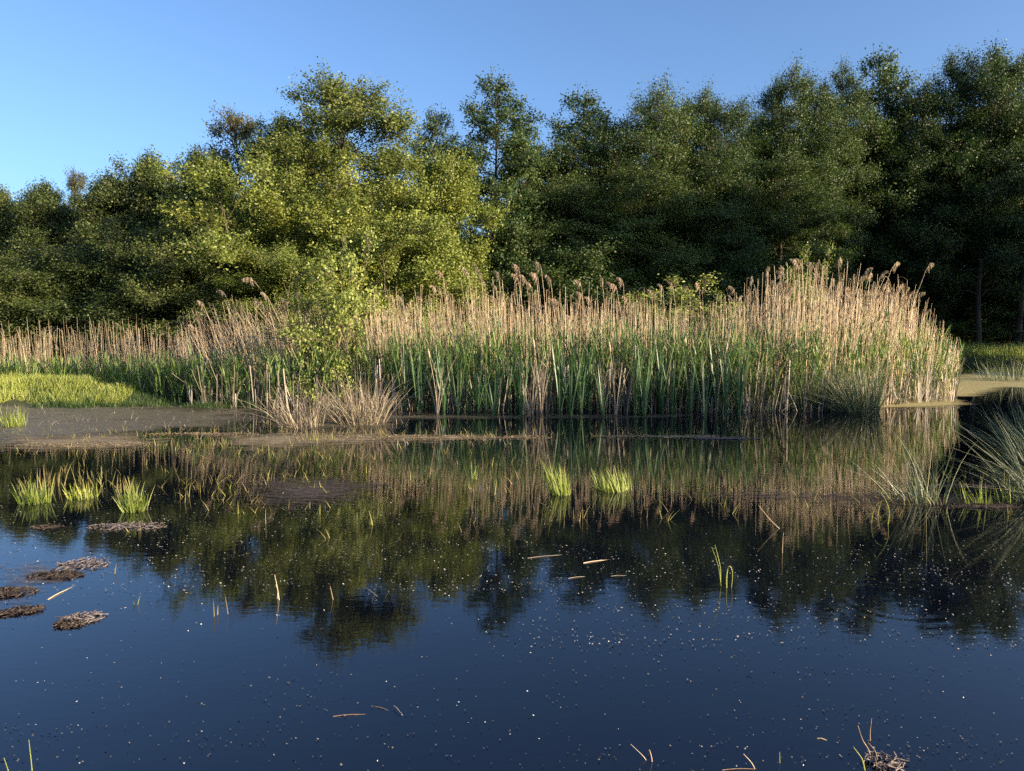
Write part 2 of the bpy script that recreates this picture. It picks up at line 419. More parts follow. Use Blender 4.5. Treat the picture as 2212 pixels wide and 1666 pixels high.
# ------------------------------------------------------------------ trees
def tree_parts(seed, H, Rad, base, prof, n_limb, n_leaf, leaf, rise=(15, 45), twigs=7, spread=.20, lean=0.0, wob=.03, bush=False, thick=.012, droop=.12):
    """returns (wood Buf, crown Buf); prof: crown radius (fraction of Rad) against height fraction"""
    rng = np.random.RandomState(seed)
    wood, crown = Buf(), Buf()
    K = 10
    tips, wts = [], []
    stems = 1 if not bush else 5
    limbs = []
    for sidx in range(stems):
        t = np.linspace(0, 1, K)
        dirx, diry = rng.normal(size=2) * (0.28 if bush else .02)
        p = np.stack([np.cumsum(rng.normal(0, wob, K)) * H * .12 + lean * t ** 1.5 * H + dirx * t * H * .5, np.cumsum(rng.normal(0, wob, K)) * H * .12 + diry * t * H * .5, t * H * (1 if sidx == 0 else rng.uniform(.7, .95))], -1)
        p[0, :2] = rng.normal(size=2) * (.15 if bush else 0)
        r0 = H * thick * (1 if not bush else .55)
        rad = r0 * (1 - .93 * t ** .8)
        wood.tubes(p[None], rad[None], .5, 7)
        limbs.append((p, r0))
    per = max(3, n_limb // stems)
    L_pts, L_rad = [], []
    for (p, r0) in limbs:
        az0 = rng.uniform(0, 6.28)
        top = p[-1, 2]
        for i in range(per):
            tt = base + (1 - base) * ((i + rng.uniform(.1, .9)) / per) ** .9
            tt = min(tt, .985)
            q = np.array([np.interp(tt, np.linspace(0, 1, K), p[:, k]) for k in range(3)])
            h = q[2] / H
            az = az0 + i * 2.4 + rng.normal(0, .35)
            ln = Rad * np.interp(h, prof[0], prof[1]) * rng.uniform(.62, 1.18)
            if ln < .12: ln = .12
            el = R(np.interp(tt, [base, 1], rise) + rng.normal(0, 19))
            s5 = np.linspace(0, 1, 6)
            d = np.array((math.cos(az) * math.cos(el), math.sin(az) * math.cos(el), math.sin(el)))
            side = np.array((-math.sin(az), math.cos(az), 0))
            pts = q + d * (s5 * ln)[:, None]
            pts += side * (np.sin(s5 * rng.uniform(2, 5)) * ln * rng.normal(0, .10))[:, None]
            pts[:, 2] -= droop * ln * s5 ** 2 - .05 * ln * np.sin(s5 * 6)
            L_pts.append(pts); L_rad.append(np.maximum(.28 * r0 * (1 - tt * .55) * (1 - s5 * .85), .006))
            w = ln
            m = max(4, int(twigs * (.6 + ln / max(Rad, .1))))
            for j in range(m):
                sj = rng.uniform(.25, 1.0)
                o = np.array([np.interp(sj, s5, pts[:, k]) for k in range(3)])
                a2 = az + rng.choice((-1, 1)) * rng.uniform(.3, 1.2)
                e2 = el * .6 + R(rng.normal(12, 22))
                l2 = ln * rng.uniform(.18, .42) * (1.15 - .5 * sj) + .1
                d2 = np.array((math.cos(a2) * math.cos(e2), math.sin(a2) * math.cos(e2), math.sin(e2)))
                tw = o + d2 * (np.linspace(0, 1, 4) * l2)[:, None]
                tw[:, 2] -= .05 * l2 * np.linspace(0, 1, 4) ** 2
                wood.tubes(tw[None], np.array([[.010, .008, .006, .004]]) * (.6 + H / 20), .5, 3)
                for sx in (.35, .6, .8, 1.0, 1.1):
                    tips.append(o + d2 * l2 * sx); wts.append((l2 * .6 + .3) * rng.uniform(.45, 1.4))
            if h > .25:
                for j in range(3):
                    o = np.array([np.interp(rng.uniform(.3, 1), s5, pts[:, k]) for k in range(3)])
                    l2 = H * .05 * rng.uniform(.5, 1.4)
                    d2 = unit(np.array((rng.normal(0, .3), rng.normal(0, .3), 1.0)))
                    tw = o + d2 * (np.linspace(0, 1, 4) * l2)[:, None]
                    wood.tubes(tw[None], np.array([[.010, .008, .006, .004]]) * (.6 + H / 20), .5, 3)
                    for sx in (.4, .6, .8, 1.0):
                        tips.append(o + d2 * l2 * sx); wts.append(.22)
            tips.append(pts[-1]); wts.append(.4)
        for k in range(6):
            tips.append(p[-1] * (1 - .02 * k) + rng.normal(0, .06, 3)); wts.append(.12)
    wood.tubes(np.array(L_pts), np.array(L_rad), .5, 5)
    tips = np.array(tips); wts = np.array(wts)
    hh = tips[:, 2] / max(1e-6, tips[:, 2].max())
    wts *= 1 - .72 * np.clip((hh - .66) / .34, 0, 1)
    wts /= wts.sum()
    pick = rng.choice(len(tips), n_leaf, p=wts)
    sg = spread * (.6 + .8 * rng.rand(len(tips)))
    off = unit(rng.normal(size=(n_leaf, 3))) * (rng.rand(n_leaf) ** .6)[:, None] * 1.7
    c = tips[pick] + off * sg[pick][:, None] * np.array((1, 1, .95))
    c[:, 2] = np.maximum(c[:, 2], .1)
    outw = c.copy(); outw[:, 2] = 0; outw = unit(outw)
    clump = rng.normal(size=(len(tips), 3))[pick]
    nrm = rng.normal(size=(n_leaf, 3)) * .8 + outw * .65 + np.array((0, 0, .25)) + clump * .35
    ctint = rng.rand(len(tips))[pick]
    tint = np.clip(.25 * ctint + .75 * rng.rand(n_leaf) ** 1.3, 0, 1)
    crown.leaves(c, leaf * rng.uniform(.65, 1.3, n_leaf), nrm, rng, tint)
    return wood, crown

SPEC = {}
def species(key, cat, mleaf, mbark, **kw):
    w, c = tree_parts(**kw)
    zz = c.v[0][:, 2]
    SPEC[key] = dict(H=float(np.sort(zz)[-60]), Rad=kw['Rad'], wood=w.mesh(key + '_trunk', M[mbark], smooth=True), crown=c.mesh(key + '_crown', M[mleaf]), cat=cat)

P_ALDER = ([0, .12, .25, .45, .6, .8, .92, 1], [.5, .75, .95, 1, 1, .95, .8, .5])
P_BIG = ([0, .2, .45, .6, .72, .8, .9, 1], [.6, .85, 1, .95, 1.0, 1.05, .9, .3])
P_CONE = ([0, .15, .35, .6, .8, .92, 1], [.3, .7, 1, .95, .8, .5, .25])
P_DOME = ([0, .1, .4, .7, .9, 1], [.8, 1, 1, .95, .75, .4])
P_COL = ([0, .1, .5, .8, .93, 1], [.7, .95, 1, .9, .6, .3])

species('big_alder', 'tree', 'leaf_alder', 'bark', seed=11, H=9.6, Rad=2.5, base=.14, prof=P_BIG, n_limb=64, n_leaf=120000, leaf=0.076, rise=(4, 52), twigs=15, spread=0.17)
species('yellow_willow', 'tree', 'leaf_yellow', 'bark_pale', seed=12, H=6.5, Rad=2.1, base=.06, prof=P_DOME, n_limb=64, n_leaf=78000, leaf=0.078, rise=(5, 55), twigs=13, spread=0.17, bush=True)
species('leaning_willow', 'tree', 'leaf_yellow', 'bark_pale', seed=13, H=6.8, Rad=1.9, base=.10, prof=P_COL, n_limb=60, n_leaf=80000, leaf=0.076, rise=(5, 55), twigs=13, spread=0.17, lean=.06)
species('bright_sapling', 'tree', 'leaf_bright', 'bark_pale', seed=14, H=3.3, Rad=.95, base=.10, prof=P_COL, n_limb=30, n_leaf=6500, leaf=0.07, rise=(20, 60), twigs=8, spread=0.13, bush=True)
species('olive_bush', 'bush', 'leaf_olive', 'bark', seed=15, H=5.5, Rad=2.3, base=.03, prof=P_DOME, n_limb=66, n_leaf=90000, leaf=0.08, rise=(0, 60), twigs=13, spread=0.19, bush=True)
species('olive_tree', 'tree', 'leaf_olive', 'bark', seed=16, H=7.0, Rad=2.2, base=.08, prof=P_COL, n_limb=64, n_leaf=90000, leaf=0.08, rise=(12, 62), twigs=13, spread=0.19)
species('red_tree', 'tree', 'leaf_red', 'bark', seed=17, H=8.0, Rad=1.8, base=.2, prof=P_COL, n_limb=56, n_leaf=36000, leaf=.07, rise=(15, 60), twigs=11, spread=0.15)
species('thin_alder', 'tree', 'leaf_dark', 'bark', seed=18, H=11.0, Rad=2.0, base=.14, prof=P_CONE, n_limb=64, n_leaf=42000, leaf=.095, rise=(5, 42), twigs=11, spread=0.19)
species('alder_one', 'tree', 'leaf_dark', 'bark', seed=19, H=12.5, Rad=2.9, base=.08, prof=P_ALDER, n_limb=84, n_leaf=95000, leaf=0.09, rise=(5, 45), twigs=13, spread=0.24)
species('alder_two', 'tree', 'leaf_dark', 'bark', seed=20, H=14.0, Rad=2.8, base=0.18, prof=P_ALDER, n_limb=84, n_leaf=95000, leaf=0.09, rise=(5, 48), twigs=13, spread=0.24)
species('alder_three', 'tree', 'leaf_dark', 'bark', seed=21, H=15.5, Rad=2.9, base=0.28, prof=P_COL, n_limb=84, n_leaf=85000, leaf=0.092, rise=(5, 48), twigs=13, spread=0.24)
species('deep_alder', 'tree', 'leaf_deep', 'bark', seed=22, H=12.0, Rad=3.0, base=.08, prof=P_ALDER, n_limb=64, n_leaf=45000, leaf=.15, rise=(8, 55), twigs=10, spread=0.28)
species('dark_shrub', 'bush', 'leaf_dark', 'bark', seed=23, H=4.5, Rad=2.2, base=.03, prof=P_DOME, n_limb=60, n_leaf=45000, leaf=.095, rise=(-5, 55), twigs=11, spread=0.22, bush=True)

def tree(key, px, py, D, hw, label, group=None, yaw=None, tree_name=None):
    S = SPEC[key]
    top = V(px, py, D)
    gz = float(ground_z(top[0], D)) - .05
    H = top[2] - gz
    rad = hw * (1.45 if key in ('alder_one', 'alder_two', 'alder_three', 'thin_alder') else 1.25) / F_PX * D
    kx, kz = rad / S['Rad'], H / S['H']
    nm = tree_name or {'tree': 'tree', 'bush': 'bush'}[S['cat']]
    o = thing(nm, label, S['cat'], (top[0], D, gz), group)
    o.scale = (kx, kx, kz)
    o.rotation_euler = (0, 0, rs.uniform(0, 6.28) if yaw is None else yaw)
    link('trunk', S['wood'], o); link('crown', S['crown'], o)
    return o

# left bank: dim olive trees and bushes
GL = 'dim trees on the left bank'
tree('olive_tree', 5, 402, 27, 75, 'dim olive tree cut by the left edge of the photo', GL)
tree('olive_tree', 105, 388, 26, 90, 'rounded dim olive tree, second from the left edge', GL)
tree('red_tree', 163, 362, 28, 40, 'thin reddish treetop poking up over the left treeline', GL)
tree('olive_tree', 240, 368, 25, 85, 'dim olive tree right of the thin reddish treetop', GL)
tree('olive_tree', 330, 328, 25, 90, 'dim olive tree with pale tip, fourth tall one from the left', GL)
tree('olive_tree', 420, 312, 24, 90, 'olive tree with pointed top left of the reddish sparse tree', GL)
tree('red_tree', 515, 232, 26, 95, 'sparse reddish tree rising left of the tallest alder', GL)
tree('olive_tree', 605, 250, 26, 75, 'dark tree filling between the reddish tree and the tallest alder', GL)
GB = 'dark bushes under the left trees'
tree('olive_bush', 40, 560, 21, 125, 'dark bush at the left edge behind the reeds', GB)
tree('olive_bush', 190, 520, 21.5, 125, 'dark rounded bush, second from the left edge behind the reeds', GB)
tree('olive_bush', 330, 480, 21, 125, 'dark bush behind the dry reeds left of the leaning plumes', GB)
tree('olive_bush', 460, 470, 20.5, 115, 'dark bush beside the lit willow with pale bent limbs', GB)
tree('olive_bush', -90, 520, 22, 140, 'dark bush only just entering the photo at the far left', GB)
# the lit group in the middle
tree('big_alder', 738, 155, 24, 150, 'tallest sunlit alder with flat layered limbs left of centre', None, yaw=.6)
tree('yellow_willow', 565, 335, 21.5, 130, 'yellow green willow in front of the reddish sparse tree')
tree('yellow_willow', 690, 345, 20.5, 130, 'sunlit yellow willow bush in front of the tallest alder', yaw=2.2)
tree('yellow_willow', 830, 390, 20, 120, 'sunlit willow bush right of the alder trunk', yaw=4.0)
tree('leaning_willow', 935, 318, 21, 100, 'sunlit willow at the right end of the lit group, limb reaching right', yaw=0)
tree('yellow_willow', 600, 520, 19.5, 110, 'low willow bush with pale limbs behind the leaning reeds', yaw=1)
tree('bright_sapling', 738, 492, 14.35, 66, 'tall pale green sapling overlapping the reeds left of the middle', tree_name='sapling')
tree('bright_sapling', 680, 590, 14.3, 48, 'smaller pale sapling at the left foot of the tall sapling', tree_name='sapling')
tree('bright_sapling', 1450, 592, 18.5, 85, 'small yellow green shrub behind the middle of the reeds', tree_name='shrub')
tree('bright_sapling', 1540, 625, 18.5, 50, 'tiny yellow green shrub just left of the right reed clump', tree_name='shrub')
tree('bright_sapling', 1752, 532, 16.5, 40, 'slender yellow green sapling rising out of the right reed clump', tree_name='sapling')
# the airy pair in the gap
tree('thin_alder', 940, 230, 30, 55, 'airy narrow tree, left one of the airy pair in the gap')
tree('thin_alder', 1065, 170, 31, 80, 'airy pointed alder standing clear against the sky in the gap')
tree('thin_alder', 1125, 262, 33, 55, 'airy short alder right beside the pointed alder')
# the forest edge
GF = 'alders along the forest edge'
edge = [
    ('alder_one', 1190, 300, 35, 85, 'dark alder at the left end of the right-hand forest'),
    ('thin_alder', 1258, 205, 36, 80, 'dark alder with sparse feathery crown near the forest left end'),
    ('alder_one', 1330, 250, 34.5, 85, 'dark alder between the feathery crown and the twin rounded tops'),
    ('alder_one', 1420, 185, 35, 85, 'dark alder with rounded top, left of the twin tops'),
    ('alder_two', 1500, 190, 37, 70, 'dark alder with rounded top, right of the twin tops'),
    ('alder_two', 1568, 200, 36, 75, 'dark alder with a flat arching top beside the twin tops'),
    ('alder_one', 1640, 235, 38, 75, 'low yellowish alder in the dip of the forest skyline'),
    ('alder_two', 1700, 140, 37.5, 70, 'dark alder with an airy square top right of the dip'),
    ('alder_three', 1762, 165, 38, 65, 'dark alder between the square top and the three spires'),
    ('alder_three', 1822, 130, 40, 60, 'dark alder, first of the three spires from the left'),
    ('thin_alder', 1915, 112, 41, 70, 'airy spire alder, middle of the three spires'),
    ('alder_two', 1975, 175, 40, 70, 'lit alder with glowing leaves under the right spire'),
    ('alder_three', 2060, 112, 41, 70, 'tall dark alder, last but one before the right edge'),
    ('alder_two', 2150, 88, 39.5, 80, 'tallest dark alder near the right edge of the photo'),
    ('alder_three', 2235, 92, 40.5, 85, 'tall alder cut by the right edge of the photo'),
]
for e in edge:
    tree(*e, group=GF)
GU = 'smaller trees in front of the forest edge'
for e in [
    ('dark_shrub', 1120, 480, 30, 85, 'dark shrub behind the tallest plumed reeds'),
    ('alder_one', 1240, 385, 32, 100, 'lower dark alder in front, right of the gap'),
    ('alder_one', 1380, 350, 32.5, 100, 'lower dark alder in front of the twin rounded tops'),
    ('dark_shrub', 1260, 520, 28.5, 110, 'broad dark shrub above the middle of the reeds'),
    ('dark_shrub', 1440, 540, 30, 100, 'dark shrub behind the small yellow green shrub'),
    ('alder_one', 1540, 330, 34, 95, 'lower dark alder in front of the arching top'),
    ('dark_shrub', 1600, 530, 31, 100, 'dark shrub behind the left flank of the right clump'),
    ('alder_two', 1690, 330, 35, 90, 'lower dark alder in front of the square top'),
    ('dark_shrub', 1770, 560, 33, 90, 'dark shrub directly behind the right clump peak'),
]:
    tree(*e, group=GU)
# deeper rows
k = 0
for row, (D, step, lo) in enumerate([(44, 105, 300), (50, 95, 330), (57, 90, 330)]):
    px = 1130 + row * 35
    while px < 2420:
        sky_py = np.interp(px, [1130, 1260, 1420, 1560, 1640, 1700, 1900, 2060, 2212], [480, 330, 260, 280, 300, 230, 230, 190, 170])
        if px < 1720 or rs.rand() < .62:
          tree('deep_alder', px, sky_py + 40 + rs.uniform(-10, 45), D + rs.uniform(-1.5, 1.5), rs.uniform(75, 105), 'dark alder standing deep in the forest behind the edge trees', 'alders deep in the forest')
        px += step * rs.uniform(.85, 1.2)
for px, py, D in [(960, 520, 33), (1040, 500, 36), (1100, 470, 38), (880, 430, 31), (780, 420, 31), (660, 400, 31), (540, 410, 31), (420, 420, 31), (300, 430, 31), (180, 430, 31), (60, 440, 31), (-60, 430, 30)]:
    tree('deep_alder', px, py, D, 95, 'dark tree half hidden behind the left bank trees', 'trees hidden behind the left bank')

k = 0
for D, py, step in [(41, 600, 95), (47, 610, 85), (54, 620, 80), (62, 600, 80)]:
    px = 1080 + rs.uniform(0, 60)
    while px < 2420:
        if px < 1750 or D < 45 and rs.rand() < .6:
          tree('dark_shrub', px, py + rs.uniform(-35, 35) + (45 if px > 1750 else 0), D + rs.uniform(-1.5, 1.5), rs.uniform(75, 105), 'dark undergrowth bush between the forest trunks', 'undergrowth bushes in the forest')
        px += step * rs.uniform(.8, 1.2)

px = 1600
while px < 2420:
    tree('dark_shrub', px, 655 + rs.uniform(-15, 15), 68 + rs.uniform(-2, 2), 120, 'dark undergrowth bush at the far side of the forest', 'undergrowth bushes at the far side of the forest')
    px += 95

# trees that stand on the right bank and behind the photographer: they shade the forest and the lower reeds
def bank_tree(key, x, y, H, rad, label, group):
    S = SPEC[key]
    gz = float(ground_z(x, y)) - .05
    o = thing(S['cat'], label, S['cat'], (x, y, gz), group)
    o.scale = (rad / S['Rad'], rad / S['Rad'], H / S['H'])
    o.rotation_euler = (0, 0, rs.uniform(0, 6.28))
    link('trunk', S['wood'], o); link('crown', S['crown'], o)
TAZ = math.tan(R(SUN_AZ))
for i in range(15):
    u = 62 + i * 3.2
    y = 21 + i * .7
    if 73.0 < u < 86:
        continue
    bank_tree('deep_alder', u - TAZ * y + rs.uniform(-1, 1), y + rs.uniform(-1, 1), rs.uniform(11.5, 14.0), 3.3, 'tall alder on the right bank outside the photo', 'alders on the right bank')
for u, y, H in [(22.5, 5.5, 3.8), (25.2, 6.0, 3.9), (27.8, 6.5, 3.7)]:
    bank_tree('dark_shrub', u - TAZ * y, y, H, 1.9, 'dark shrub on the near bank right of the camera', 'shrubs on the near bank')

# ------------------------------------------------------------------ reeds
def blades(buf, root, h, leanx, leany, width, rng, tint, K=5, curl=.0, kind='ribbon', taper=True):
    """upright blades from root (N,3): lean is the horizontal run per unit height, curl bends the upper part further"""
    N = len(root)
    t = np.linspace(0, 1, K)
    bend = t[None] ** 1.0 + curl * t[None] ** 3 if np.isscalar(curl) else t[None] + curl[:, None] * t[None] ** 3
    p = np.empty((N, K, 3))
    p[..., 0] = root[:, 0:1] + (leanx * h)[:, None] * bend
    p[..., 1] = root[:, 1:2] + (leany * h)[:, None] * bend
    sag = np.sqrt(np.maximum(.1, 1 - np.minimum(.85, leanx ** 2 + leany ** 2)))
    p[..., 2] = root[:, 2:3] + (h * sag)[:, None] * (t[None] - (0 if np.isscalar(curl) else 1) * .12 * np.abs(np.asarray(curl)).reshape(-1, 1) * t[None] ** 3)
    if kind == 'tube':
        rad = (width * .5)[:, None] * (1 - .55 * t[None])
        buf.tubes(p, rad, tint, 3)
    else:
        a = rng.uniform(0, np.pi, N)
        side = np.stack([np.cos(a), np.sin(a) * .6, np.zeros(N)], -1)
        prof = (1 - t ** 2.2) * .95 + .05 if taper else np.ones(K)
        buf.ribbons(p, width[:, None] * prof[None], unit(side), tint)
    return p

# front edge of the reed bed and height of the dry tops, read along the photo
FRONT = ([-200, 0, 200, 270, 400, 560, 700, 1100, 1500, 1700, 1850, 1900, 1960, 2070], [17, 16.6, 16.2, 15.2, 14.4, 13.9, 13.9, 13.5, 13.4, 13.4, 13.5, 14.2, 14.6, 15.2])
TOP = ([-200, 0, 100, 250, 380, 430, 560, 640, 750, 850, 950, 1020, 1200, 1350, 1420, 1560, 1620, 1700, 1760, 1850, 1930, 1990, 2030, 2075], [712, 706, 694, 688, 700, 668, 648, 645, 650, 636, 628, 622, 632, 640, 650, 648, 620, 592, 585, 595, 615, 655, 700, 745])
GREEN = ([-200, 0, 380, 400, 600, 850, 1000, 1300, 1500, 1700, 1900, 1980, 2075], [790, 788, 780, 778, 768, 738, 712, 715, 715, 705, 695, 705, 760])

def bed(n, rng, lo, hi, d0, d1):
    px = rng.uniform(lo, hi, n)
    y = np.interp(px, *FRONT) + d0 + (d1 - d0) * rng.rand(n) ** 1.3
    x = (px - 1106) / F_PX * y
    return px, x, y

def top_z(px, table, y):
    return CAM_H + (700 - np.interp(px, *table)) / F_PX * y

rng = np.random.RandomState(101)
b = Buf()
px, x, y = bed(5000, rng, -180, 2072, .25, 4.2)
keep = rng.rand(len(px)) < np.interp(px, [-180, 380, 400, 620, 760, 1580, 1620, 2072], [.5, .55, 1, 1, .85, .8, 1, 1])
px, x, y = px[keep], x[keep], y[keep]
N = len(px)
hz = top_z(px, TOP, y)
h = hz * np.clip(rng.normal(.845, .13, N), .35, 1.13)
lx = rng.normal(0, .05, N) + np.interp(px, [-180, 380, 420, 600, 700, 1100, 1700, 1900, 2072], [-.02, -.03, -.34, -.34, -.14, -.03, 0, .10, .10]) * rng.uniform(.3, 1.3, N)
root = np.stack([x - lx * h * .8, y, np.full(N, -.05)], -1)
P = blades(b, root, h, lx, rng.normal(0, .05, N), rng.uniform(.008, .015, N), rng, rng.rand(N), kind='tube', curl=rng.normal(0, .25, N))
# dead leaves still hanging on the stems
i = rng.randint(0, N, 5200); kk = rng.randint(1, 5, 5200)
o = P[i, kk]
a = rng.uniform(0, 6.28, 5200); ln = rng.uniform(.12, .38, 5200)
t = np.linspace(0, 1, 4)
q = o[:, None] + np.stack([np.cos(a)[:, None] * ln[:, None] * t * .6, np.sin(a)[:, None] * ln[:, None] * t * .6, ln[:, None] * (t * rng.uniform(-.3, .8, 5200)[:, None] - .5 * t ** 2)], -1)
b.ribbons(q, (rng.uniform(.008, .02, 5200))[:, None] * (1 - .8 * t), unit(np.stack([-np.sin(a), np.cos(a), a * 0 + .3], -1)), rng.rand(5200) * .8)
tag(link('dry_reeds', b.mesh('dry_reeds', M['straw'])), 'mass of dry tan reed stems filling the reed bed', 'reeds', kind='stuff')

# new green growth
rng = np.random.RandomState(102)
b = Buf()
px, x, y = bed(3300, rng, -180, 2076, .0, 3.2)
keep = rng.rand(len(px)) < np.interp(px, [1500, 1700, 1880, 1960], [1, .85, .5, .45])
px, x, y = px[keep], x[keep], y[keep]
N = len(px)
hz = top_z(px, GREEN, y)
h = hz * np.clip(rng.normal(.84, .16, N), .35, 1.18)
lx = rng.normal(0, .06, N) + np.interp(px, [400, 600, 1700, 2076], [-.06, -.03, 0, .07])
root = np.stack([x - lx * h * .7, y, np.full(N, -.05)], -1)
P = blades(b, root, h, lx, rng.normal(0, .05, N), rng.uniform(.008, .013, N), rng, rng.rand(N) * .6, kind='tube', curl=rng.normal(0, .2, N))
n = 9 * N
i = np.repeat(np.arange(N), 9); fr = np.tile(np.linspace(.25, .98, 9), N) + rng.uniform(-.05, .05, n)
fr = np.clip(fr, 0, 1) * 4
k0 = np.minimum(fr.astype(int), 3)
o = P[i, k0] + (P[i, k0 + 1] - P[i, k0]) * (fr - k0)[:, None]
a = rng.uniform(0, 6.28, n); ln = rng.uniform(.22, .48, n)
up = rng.uniform(.75, 1.25, n); out = rng.uniform(.2, .62, n)
t = np.linspace(0, 1, 4)
q = o[:, None] + np.stack([np.cos(a)[:, None] * (ln * out)[:, None] * t, np.sin(a)[:, None] * (ln * out)[:, None] * t, ln[:, None] * (t * up[:, None] - .28 * t ** 2.5)], -1)
b.ribbons(q, rng.uniform(.014, .028, n)[:, None] * np.array([.6, 1, .75, .1]), unit(np.stack([-np.sin(a), np.cos(a), rng.normal(0, .4, n)], -1)), np.clip(rng.rand(n) ** 1.1, 0, 1))
tag(link('green_reeds', b.mesh('green_reeds', M['reed_green'])), 'mass of fresh green reed leaves in the lower half of the reed bed', 'reeds', kind='stuff')

# bleached and broken stems at the foot of the bed
rng = np.random.RandomState(103)
b = Buf()
px, x, y = bed(2800, rng, 400, 2070, -.15, 1.8)
N = len(px)
h = rng.uniform(.15, 1.05, N)
lx = rng.normal(0, .35, N) * (rng.rand(N) < .35) + rng.normal(0, .06, N)
root = np.stack([x, y, np.full(N, -.05)], -1)
blades(b, root, h, lx, rng.normal(0, .1, N), rng.uniform(.008, .022, N), rng, rng.rand(N), taper=False, curl=rng.normal(0, .2, N))
tag(link('broken_reeds', b.mesh('broken_reeds', M['straw_grey'])), 'bleached broken reed stems and dead leaves at the waterline', 'reeds', kind='stuff')

# ---- single plumed reeds
def plume_mesh(seed, L=.30):
    rng = np.random.RandomState(seed)
    b = Buf()
    n = 95
    s = rng.rand(n) ** .8
    ax = np.stack([-.55 * L * s ** 2.2, np.zeros(n), L * s * (1 - .38 * s ** 2)], -1)
    ln = L * (.42 * (1 - s) ** .5 + .13) * rng.uniform(.6, 1.2, n)
    t = np.linspace(0, 1, 5)
    a = rng.normal(np.pi, .6, n)
    up = rng.uniform(.5, 1.0, n)
    q = ax[:, None] + np.stack([np.cos(a)[:, None] * ln[:, None] * t * .6, np.sin(a)[:, None] * ln[:, None] * t * .45, ln[:, None] * (up[:, None] * t - 1.25 * t ** 2.2)], -1)
    b.ribbons(q, rng.uniform(.005, .010, n)[:, None] * np.array([.7, 1, 1.2, 1, .3]), unit(rng.normal(size=(n, 3))), rng.rand(n))
    t6 = np.linspace(0, 1, 6)
    b.tubes(np.stack([-.55 * L * t6 ** 2.2, t6 * 0, L * t6 * (1 - .38 * t6 ** 2)], -1)[None], (.004 - .003 * t6)[None], .4, 3)
    return b.mesh('plume', M['plume'])

def stem_mesh(seed, H, n_leaf=3):
    rng = np.random.RandomState(seed)
    b = Buf()
    t = np.linspace(0, 1, 8)
    xx = rng.normal(0, .01) * np.sin(t * 3) * H + -.03 * H * t ** 3
    p = np.stack([xx - xx[-1] * t, rng.normal(0, .008) * np.sin(t * 4) * H, t * H], -1)
    b.tubes(p[None], (.0065 - .0035 * t)[None], .55, 5)
    return b.mesh('stem', M['straw']), p

protos = []
for kx in range(6):
    H = 2.6
    root = thing('plumed_reed', 'dry reed', 'reed', (0, 0, -50))
    sm, p = stem_mesh(200 + kx, H)
    link('stem', sm, root)
    pl = link('plume', plume_mesh(300 + kx, .21 + .03 * (kx % 3)), root, (0, 0, H - .03))
    rngk = np.random.RandomState(400 + kx)
    lb = Buf()
    for zz in ((1.1, 1.6, 2.0)[kx % 3],):
        a = rngk.uniform(0, 6.28); ln = rngk.uniform(.2, .4); t = np.linspace(0, 1, 5)
        c = np.array([np.interp(zz, p[:, 2], p[:, 0]), 0, zz])
        q = c + np.stack([np.cos(a) * ln * t * .8, np.sin(a) * ln * t * .8, ln * (t * .6 - .8 * t ** 2)], -1)
        lb.ribbons(q[None], np.array([[.012, .016, .014, .01, .002]]), np.array([[-math.sin(a), math.cos(a), .2]]), rngk.rand())
    link('dead_leaf', lb.mesh('dead_leaf', M['straw']), root)
    protos.append(root)

used = [False] * 6
def plumed(px, py, y, lean, yaw, label, group):
    """top of the plume at the photo's pixel, y metres away, leaning `lean` radians to the right"""
    kx = rs.randint(6)
    top = V(px, py, y)
    Lz = top[2] + .05
    length = Lz / math.cos(lean)
    s = length / 2.83
    base = (top[0] - math.tan(lean) * Lz, y, -.05)
    src = protos[kx]
    o = src if not used[kx] else copy_thing(src, (0, 0, 0))
    used[kx] = True
    o.location = base
    o.rotation_mode = 'YXZ'
    # yaw first about its own stem, then lean
    from mathutils import Matrix
    m = Matrix.Rotation(lean, 4, 'Y') @ Matrix.Rotation(yaw, 4, 'Z')
    o.rotation_mode = 'XYZ'
    o.rotation_euler = m.to_euler('XYZ')
    o.scale = (s, s, s)
    o['label'] = label; o['group'] = group

MID = [(1010, 566), (1031, 555), (1037, 570), (1046, 590), (1077, 571), (1070, 600), (1120, 560), (1117, 580), (1135, 584), (1145, 597), (1154, 575), (1161, 580), (1166, 554), (1188, 583), (1205, 638), (1254, 596), (1258, 623), (1274, 632), (1300, 585), (1322, 597), (1330, 602), (1346, 591), (1355, 633), (1228, 673), (954, 573), (941, 605), (950, 608), (971, 621), (911, 633), (937, 668), (1411, 618), (1431, 601), (1451, 595), (1488, 608), (1510, 601)]
for (a_, c_) in MID:
    plumed(a_, c_, rs.uniform(14.3, 15.6), rs.normal(-.07, .05), rs.normal(0, .5), 'tall dry reed with nodding brown plume in the middle of the bed', 'plumed reeds in the middle of the bed')
LEFT = [(430, 639), (477, 614), (533, 585), (567, 620), (553, 636), (607, 655), (617, 635), (640, 618), (413, 692), (467, 692), (517, 692), (507, 674), (577, 732), (523, 752), (590, 755), (730, 640), (707, 659), (847, 625), (864, 628), (838, 630), (880, 688), (850, 705), (745, 690)]
for (a_, c_) in LEFT:
    plumed(a_, c_, rs.uniform(14.0, 15.2), rs.uniform(-.62, -.32) if a_ < 700 else rs.uniform(-.4, -.15), rs.normal(0, .4), 'dry plumed reed leaning far over to the left', 'plumed reeds leaning left')
RIGHT = [(1588, 611), (1625, 588), (1655, 568), (1685, 571), (1695, 568), (1708, 571), (1724, 548), (1733, 550), (1758, 555), (1785, 560), (1812, 546), (1875, 563), (1862, 585), (1882, 578), (1908, 571), (1938, 551), (2012, 555), (1912, 598), (1920, 608), (1945, 601), (1965, 611), (1968, 618), (1951, 631), (1988, 621), (1975, 651), (2005, 658), (2022, 701), (1868, 618), (1898, 621), (1688, 640), (1800, 590), (1770, 580)]
